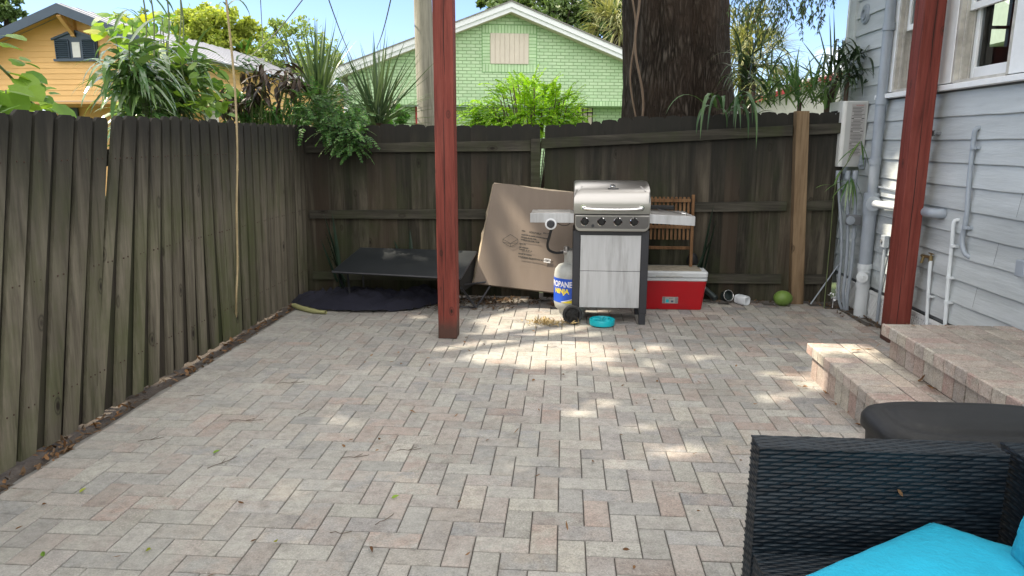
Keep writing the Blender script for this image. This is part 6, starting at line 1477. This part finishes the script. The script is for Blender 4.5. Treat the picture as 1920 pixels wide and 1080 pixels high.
# 7. strap plants by the oak, hanging over the fence
def straps(name, label, items, mat, cat='plant', W=(.022, .034)):
    p0 = items[0][0]; t = plant(name, (p0.x, p0.y, 0), label); m_ = MB()
    for p, d, L, dr in items: m_.blade(p, d, L, rs(*W), dr, 9, fold=.25, twist=rs(-.3, .3))
    m_.build('leaves', mat, t); m_ = MB(); c = sum((i[0] for i in items), V3(0, 0, 0))/len(items); cy2 = max(c.y, 6.82); m_.tube([(c.x, cy2, 0), (c.x, cy2, c.z-.03)], .02, 8); m_.build('stem', 'twig', t); return t
it = []
for px, py, dx, L in ((1338, 196, -.9, .30), (1336, 192, -.75, .34), (1345, 194, -.45, .52), (1350, 196, -.3, .45), (1352, 195, .0, .34), (1362, 200, .0, .50), (1366, 200, .06, .52), (1371, 198, .02, .50), (1383, 195, .05, .40), (1392, 198, .05, .52), (1380, 196, .4, .35), (1395, 200, 1.4, .36), (1330, 195, -1.4, .42), (1386, 194, .0, .44), (1340, 198, .3, .25)):
    it.append((aY(px+rs(-3, 3), py+rs(0, 9), 6.65), V3(dx*.5+rs(-.2, .2), -.5, rs(.2, .7)), L*rs(1.0, 1.5), rs(3.6, 6.5) if abs(dx) < 1 else 2.2))
straps('strap_leaf_plant', 'dark green strap leaves hanging over the back fence below the oak trunk', it, 'lf_strap', W=(.028, .042))
it = []
for k in range(60):
    p = aY(rs(1385, 1440), rs(95, 215), rs(6.8, 7.3)); it.append((p, V3(rs(-1, 1), rs(-1, .5), rs(.0, 1)), rs(.25, .5), rs(1.2, 2.8)))
for k in range(8): it.append((aY(1400, 120+k*6, 6.9), V3(rs(-1, -.3), -.6, rs(.2, .7)), .4, 2.4))
for k in range(3): it.append((aY(1398+k*6, 150, 7), V3(rs(-.1, .1), 0, 1), .5, .2))
straps('strap_leaf_plant', 'dark drooping strap-leaved plant at the right side of the oak trunk', it, 'lf_dark')
it = []
for k in range(120):
    px = rs(1425, 1570); p = aY(px, rs(165, 205), rs(6.85, 7.4)); it.append((p, V3(rs(-1, 1), rs(-.8, .5), rs(.3, 1.6)), rs(.25, .52), rs(.4, 1.8)))
straps('strap_leaf_plant', 'mid-green arching grassy leaves above the fence between the oak and the heater', it, 'lf_bamboo')
t = plant('agave', (2.45, 7.3, 0), 'stiff pointed grey-green blades rising beside the corner of the grey house'); m_ = MB()
for bx_, by_, tx_, ty_ in ((1548, 140, 1500, 72), (1553, 140, 1530, 38), (1556, 138, 1553, 20), (1562, 138, 1561, 12), (1566, 135, 1612, 40), (1566, 130, 1602, 20), (1570, 145, 1620, 75), (1545, 150, 1478, 110)):
    a, b = aY(bx_, by_, 7.25), aY(tx_, ty_, 7.25); m_.blade(a, b-a, (b-a).length, .05, .0, 9, fold=.4, base=.9)
m_.build('blades', 'lf_yucca', t); m_ = MB(); c = aY(1558, 150, 7.25); m_.tube([(c.x, c.y, 0), c], .05, 8); m_.build('stem', 'twig', t)
it = []
for k in range(95): it.append((aY(rs(1555, 1622), rs(98, 160), rs(6.98, 7.0)-.3 if False else rs(6.7, 7.0)), V3(rs(-1, .6), rs(-1, .2), rs(-.1, 1)), rs(.18, .40), rs(1.6, 3.4)))
straps('strap_leaf_plant', 'dark drooping leaves on top of the white water heater', it, 'lf_dark')
t = plant('bamboo_sprig', (2.33, 6.45, 0), 'bamboo sprig with narrow drooping leaves growing in front of the hoses under the water heater'); m_ = MB(); stm = MB()
stm.tube(sm([aZ(1545, 576, 0), aY(1556, 450, 6.5), aY(1566, 345, 6.45), aY(1590, 300, 6.42), aY(1612, 262, 6.42)]), .004, 6)
for px, py, dx, dz, L in ((1590, 335, -1, -.2, .22), (1592, 338, -.8, -.5, .2), (1590, 335, -.4, -.8, .2), (1595, 332, -.1, -1, .2), (1598, 334, .2, -1, .2), (1600, 334, .5, -.9, .18), (1594, 330, .1, -.6, .15), (1575, 318, -.4, -.7, .14), (1612, 262, -.6, -.7, .2), (1614, 262, .1, -1, .2), (1610, 270, -.9, -.5, .25), (1614, 265, .3, -.8, .2), (1590, 338, -.15, -.9, .24), (1596, 338, .05, -.9, .22), (1560, 345, -1, .1, .15)):
    m_.blade(aY(px, py, 6.38), V3(dx, -.3, dz), L*1.15, .022, .9, 6, fold=.15)
m_.build('leaves', 'lf_bamboo', t); stm.build('stem', 'stem', t)
# 8. dry cane in front of the left fence
b = aZ(443, 630, -.02); m_ = MB(); pts = [b, aX(443, 560, -2.395), aX(445, 500, -2.39), aX(443, 400, -2.36), aX(444, 300, -2.33), aX(441, 200, -2.30), aX(434, 110, -2.28), aX(422, 0, -2.25), aX(418, -60, -2.24)]
m_.tube(sm(pts, 5), .0075, 8)
for k in range(9): q = sm(pts, 5)[3+4*k]; m_.tube([q-V3(0, 0, .004), q+V3(0, 0, .004)], .0095, 8)
cn_ = thing('dry_cane', b, 'thin dry straw-coloured cane standing in front of the left fence', 'cane'); m_.build('stalk', 'cane', cn_, smooth=True)
m_ = MB(); q = aX(424, 15, -2.25); m_.blade(q, V3(0, .8, .5), .42, .022, 1.9, 8); m_.blade(aX(430, 25, -2.26), V3(0, -.5, .4), .2, .02, 2.2, 7); m_.build('leaves', 'lf_bamboo', cn_)
# 9. snake plants
def snake(px, base_y, ys, tips, label):
    b = aY(px, 500, ys); t = plant('snake_plant', (b.x, ys, 0), label); m_ = MB()
    for bx_, by_, tx_, ty_, W_ in tips:
        a, c = aY(bx_, by_, ys), aY(tx_, ty_, ys+.03); m_.blade(a, c-a, (c-a).length, W_, .0, 8, fold=.25, base=.8, twist=rs(-.2, .2))
    m_.build('blades', 'lf_snake', t)
snake(630, 500, 6.48, ((645, 540, 606, 400, .075), (640, 540, 622, 398, .06), (640, 530, 608, 430, .05), (648, 530, 615, 475, .045), (632, 530, 600, 448, .035)), 'dark snake plant blades in the fence corner behind the black cot')
snake(765, 500, 6.55, ((772, 500, 768, 430, .05), (755, 500, 738, 450, .06)), 'two short snake plant blades behind the black cot, near the red post')
snake(1320, 500, 6.45, ((1312, 520, 1338, 380, .055), (1318, 520, 1345, 400, .05), (1310, 500, 1332, 450, .06)), 'dark snake plant blades behind the cooler, right of the folded chair')

# ================================================================ LEAF LITTER, TWIGS, STRAYS
def litter(name, pts, L, W, mat, label, lift=.006, up=.35):
    m_ = MB()
    for x, y in pts: m_.leaf(V3(x, y, lift+rs(0, .012)), V3(rs(-1, 1), rs(-1, 1), rs(-.1, up)), V3(rs(-.5, .5), rs(-.5, .5), 1), rs(*L), rs(*W), fold=rs(-.1, .4), curl=rs(-.3, .3))
    return tag(m_.build(name, mat), label, 'leaves', kind='stuff')
pts = [(rs(-2.47, -2.33)+.03*math.sin(y*3), y) for y in np.random.RandomState(3).uniform(-1, 6.5, 380)]
litter('leaf_litter', [(min(x, -2.345), y) for x, y in pts], (.025, .06), (.012, .024), 'lf_litter', 'dry brown leaf litter along the foot of the left fence', -.012)
litter('brown_leaves', [(rs(-2.46, -2.36), y) for c in (2.9, 3.1, 3.5, 4.3, 4.85, 5.0, 5.4, 5.8, 6.1) for y in np.random.RandomState(int(c*10)).normal(c, .09, 8)], (.04, .075), (.015, .028), 'lf_dry', 'reddish dry leaves gathered between the left fence and the pavers', -.008, .6)
litter('leaf_litter', [(rs(-2.3, -.2), rs(6.3, 6.62)) for _ in range(520)]+[(rs(-1.2, -.45), rs(6.05, 6.6)) for _ in range(260)]+[(rs(-.2, 2.4), rs(6.57, 6.64)) for _ in range(160)], (.02, .055), (.01, .02), 'lf_litter', 'dark leaf litter along the foot of the back fence and under the cot', .004)
litter('leaf_litter', [(rs(2.5, 2.6) if y < 5.8 else rs(2.36, 2.6), y) for y in np.random.RandomState(5).uniform(4.6, 6.6, 240)], (.02, .05), (.01, .02), 'lf_litter', 'brown leaf litter between the pavers and the white lattice', -.01)
c0 = aZ(1018, 608); litter('golden_leaf_pile', [(c0.x+rng.normal()*.075, c0.y+rng.normal()*.05) for _ in range(170)]+[(c0.x+.14+rng.normal()*.06, c0.y-.01+rng.normal()*.03) for _ in range(40)], (.03, .07), (.006, .011), 'lf_gold', 'small heap of dry golden leaves on the sunlit pavers left of the grill wheel', .006, .7)
c0 = aZ(1050, 576); litter('brown_leaf_pile', [(c0.x+rng.normal()*.05, c0.y+rng.normal()*.035) for _ in range(80)], (.03, .07), (.008, .014), 'lf_dry', 'little heap of brown leaves by the foot of the propane tank', .006, .9)
sp = []
for _ in range(110):
    x = rs(-2.1, 2.2); y = rs(1.8, 6.4)
    if x > 1.45 and y < 4.6: continue
    if x > .4 and y < 2.1: continue
    if x > .3 and random.random() < .5: continue
    sp.append((x, y))
litter('scattered_leaves', sp, (.018, .042), (.008, .018), 'lf_dry', 'single small dry leaves scattered over the patio pavers', .004, .2)
sp = [tuple(aZ(px, py, .41)[:2]) for px, py in ((1700, 607), (1775, 610))]+[tuple(aZ(px, py, .41)[:2]) for px, py in ((1850, 640),)]
m_ = MB()
for px, py, z in ((1640, 652, .22), (1600, 655, .22), (1750, 726, .22), (1730, 715, .22), (1706, 608, .415), (1774, 612, .415), (1505, 724, .006), (1552, 736, .006), (1600, 783, .006), (1592, 775, .006), (1575, 757, .006), (1612, 795, .006)):
    p = aZ(px, py, z)
    for _ in range(3): m_.leaf(p+V3(rs(-.03, .03), rs(-.02, .02), rs(0, .008)), V3(rs(-1, 1), rs(-1, 1), rs(0, .3)), V3(rs(-.4, .4), 0, 1), rs(.03, .055), .014, curl=rs(-.2, .4))
tag(m_.build('step_leaves', 'lf_dry'), 'dry curled leaves lying on and beside the paver steps', 'leaves', kind='stuff')
m_ = MB()
for px, py, L, a in ((260, 830, .14, .5), (390, 880, .18, 1.0), (640, 860, .16, .3), (430, 790, .22, .1), (560, 780, .1, 1.2), (745, 845, .14, .2), (350, 745, .12, .3), (520, 720, .2, .2), (620, 1000, .1, .1), (705, 985, .12, 1.0), (1020, 650, .12, .1)):
    L *= .8; p = aZ(px, py, .005); pts = [p+V3(math.cos(a)*L*k/4, math.sin(a)*L*k/4+.008*math.sin(k*2), 0) for k in range(5)]; m_.tube(pts, .0014, 5)
    if L > .1: m_.tube([pts[2], pts[2]+V3(math.cos(a+.7)*.05, math.sin(a+.7)*.05, 0)], .0013, 4)
tag(m_.build('twigs', 'twig'), 'thin dry twigs strewn on the left half of the patio', 'twigs', kind='stuff')
m_ = MB()
for px, py, c in ((24, 868, 1), (400, 852, 0), (150, 927, 0), (275, 1035, 0), (84, 1047, 0), (735, 935, 0), (520, 1018, 0)): 
    p = aZ(px, py, .03 if c else .006); m_.leaf(p, V3(rs(-1, 1), rs(-.3, 1), .3), V3(0, -.5, 1), .05 if c else .035, .03 if c else .018)
tag(m_.build('green_leaves', 'lf_round'), 'few fresh green leaves fallen on the left side of the patio', 'leaves', kind='stuff')
m_ = MB(); p = Y_ = aY(1692, 922, 1.835); m_.leaf(p+V3(-.012, 0, .012), V3(.8, 0, -1), V3(0, -1, .3), .03, .010)
tag(m_.build('fallen_leaf', 'lf_dry'), 'small orange-brown leaf stuck on the front of the wicker backrest', 'leaf')
m_ = MB()
for k in range(3): m_.leaf(V3(.62+k*.02, 1.70, .349), V3(rs(-1, 1), rs(-1, 1), .1), V3(0, 0, 1), .03, .012)
tag(m_.build('seat_leaves', 'lf_dry'), 'dry leaves on the wicker seat base beside the turquoise cushion', 'leaves', kind='stuff')
c0 = aY(1563, 552, 6.45); m_ = MB()
for k in range(9): m_.leaf(c0+V3(rs(-.03, .03), rs(-.02, .02), rs(-.03, .03)), V3(rs(-1, 1), rs(-1, 1), rs(-.5, 1)), V3(0, 0, 1), .03, .018)
m_.tube([(c0.x, c0.y, 0), c0], .002, 4); tag(m_.build('white_flower', 'whiteink'), 'tiny white flower in the corner below the grey hoses', 'flower')
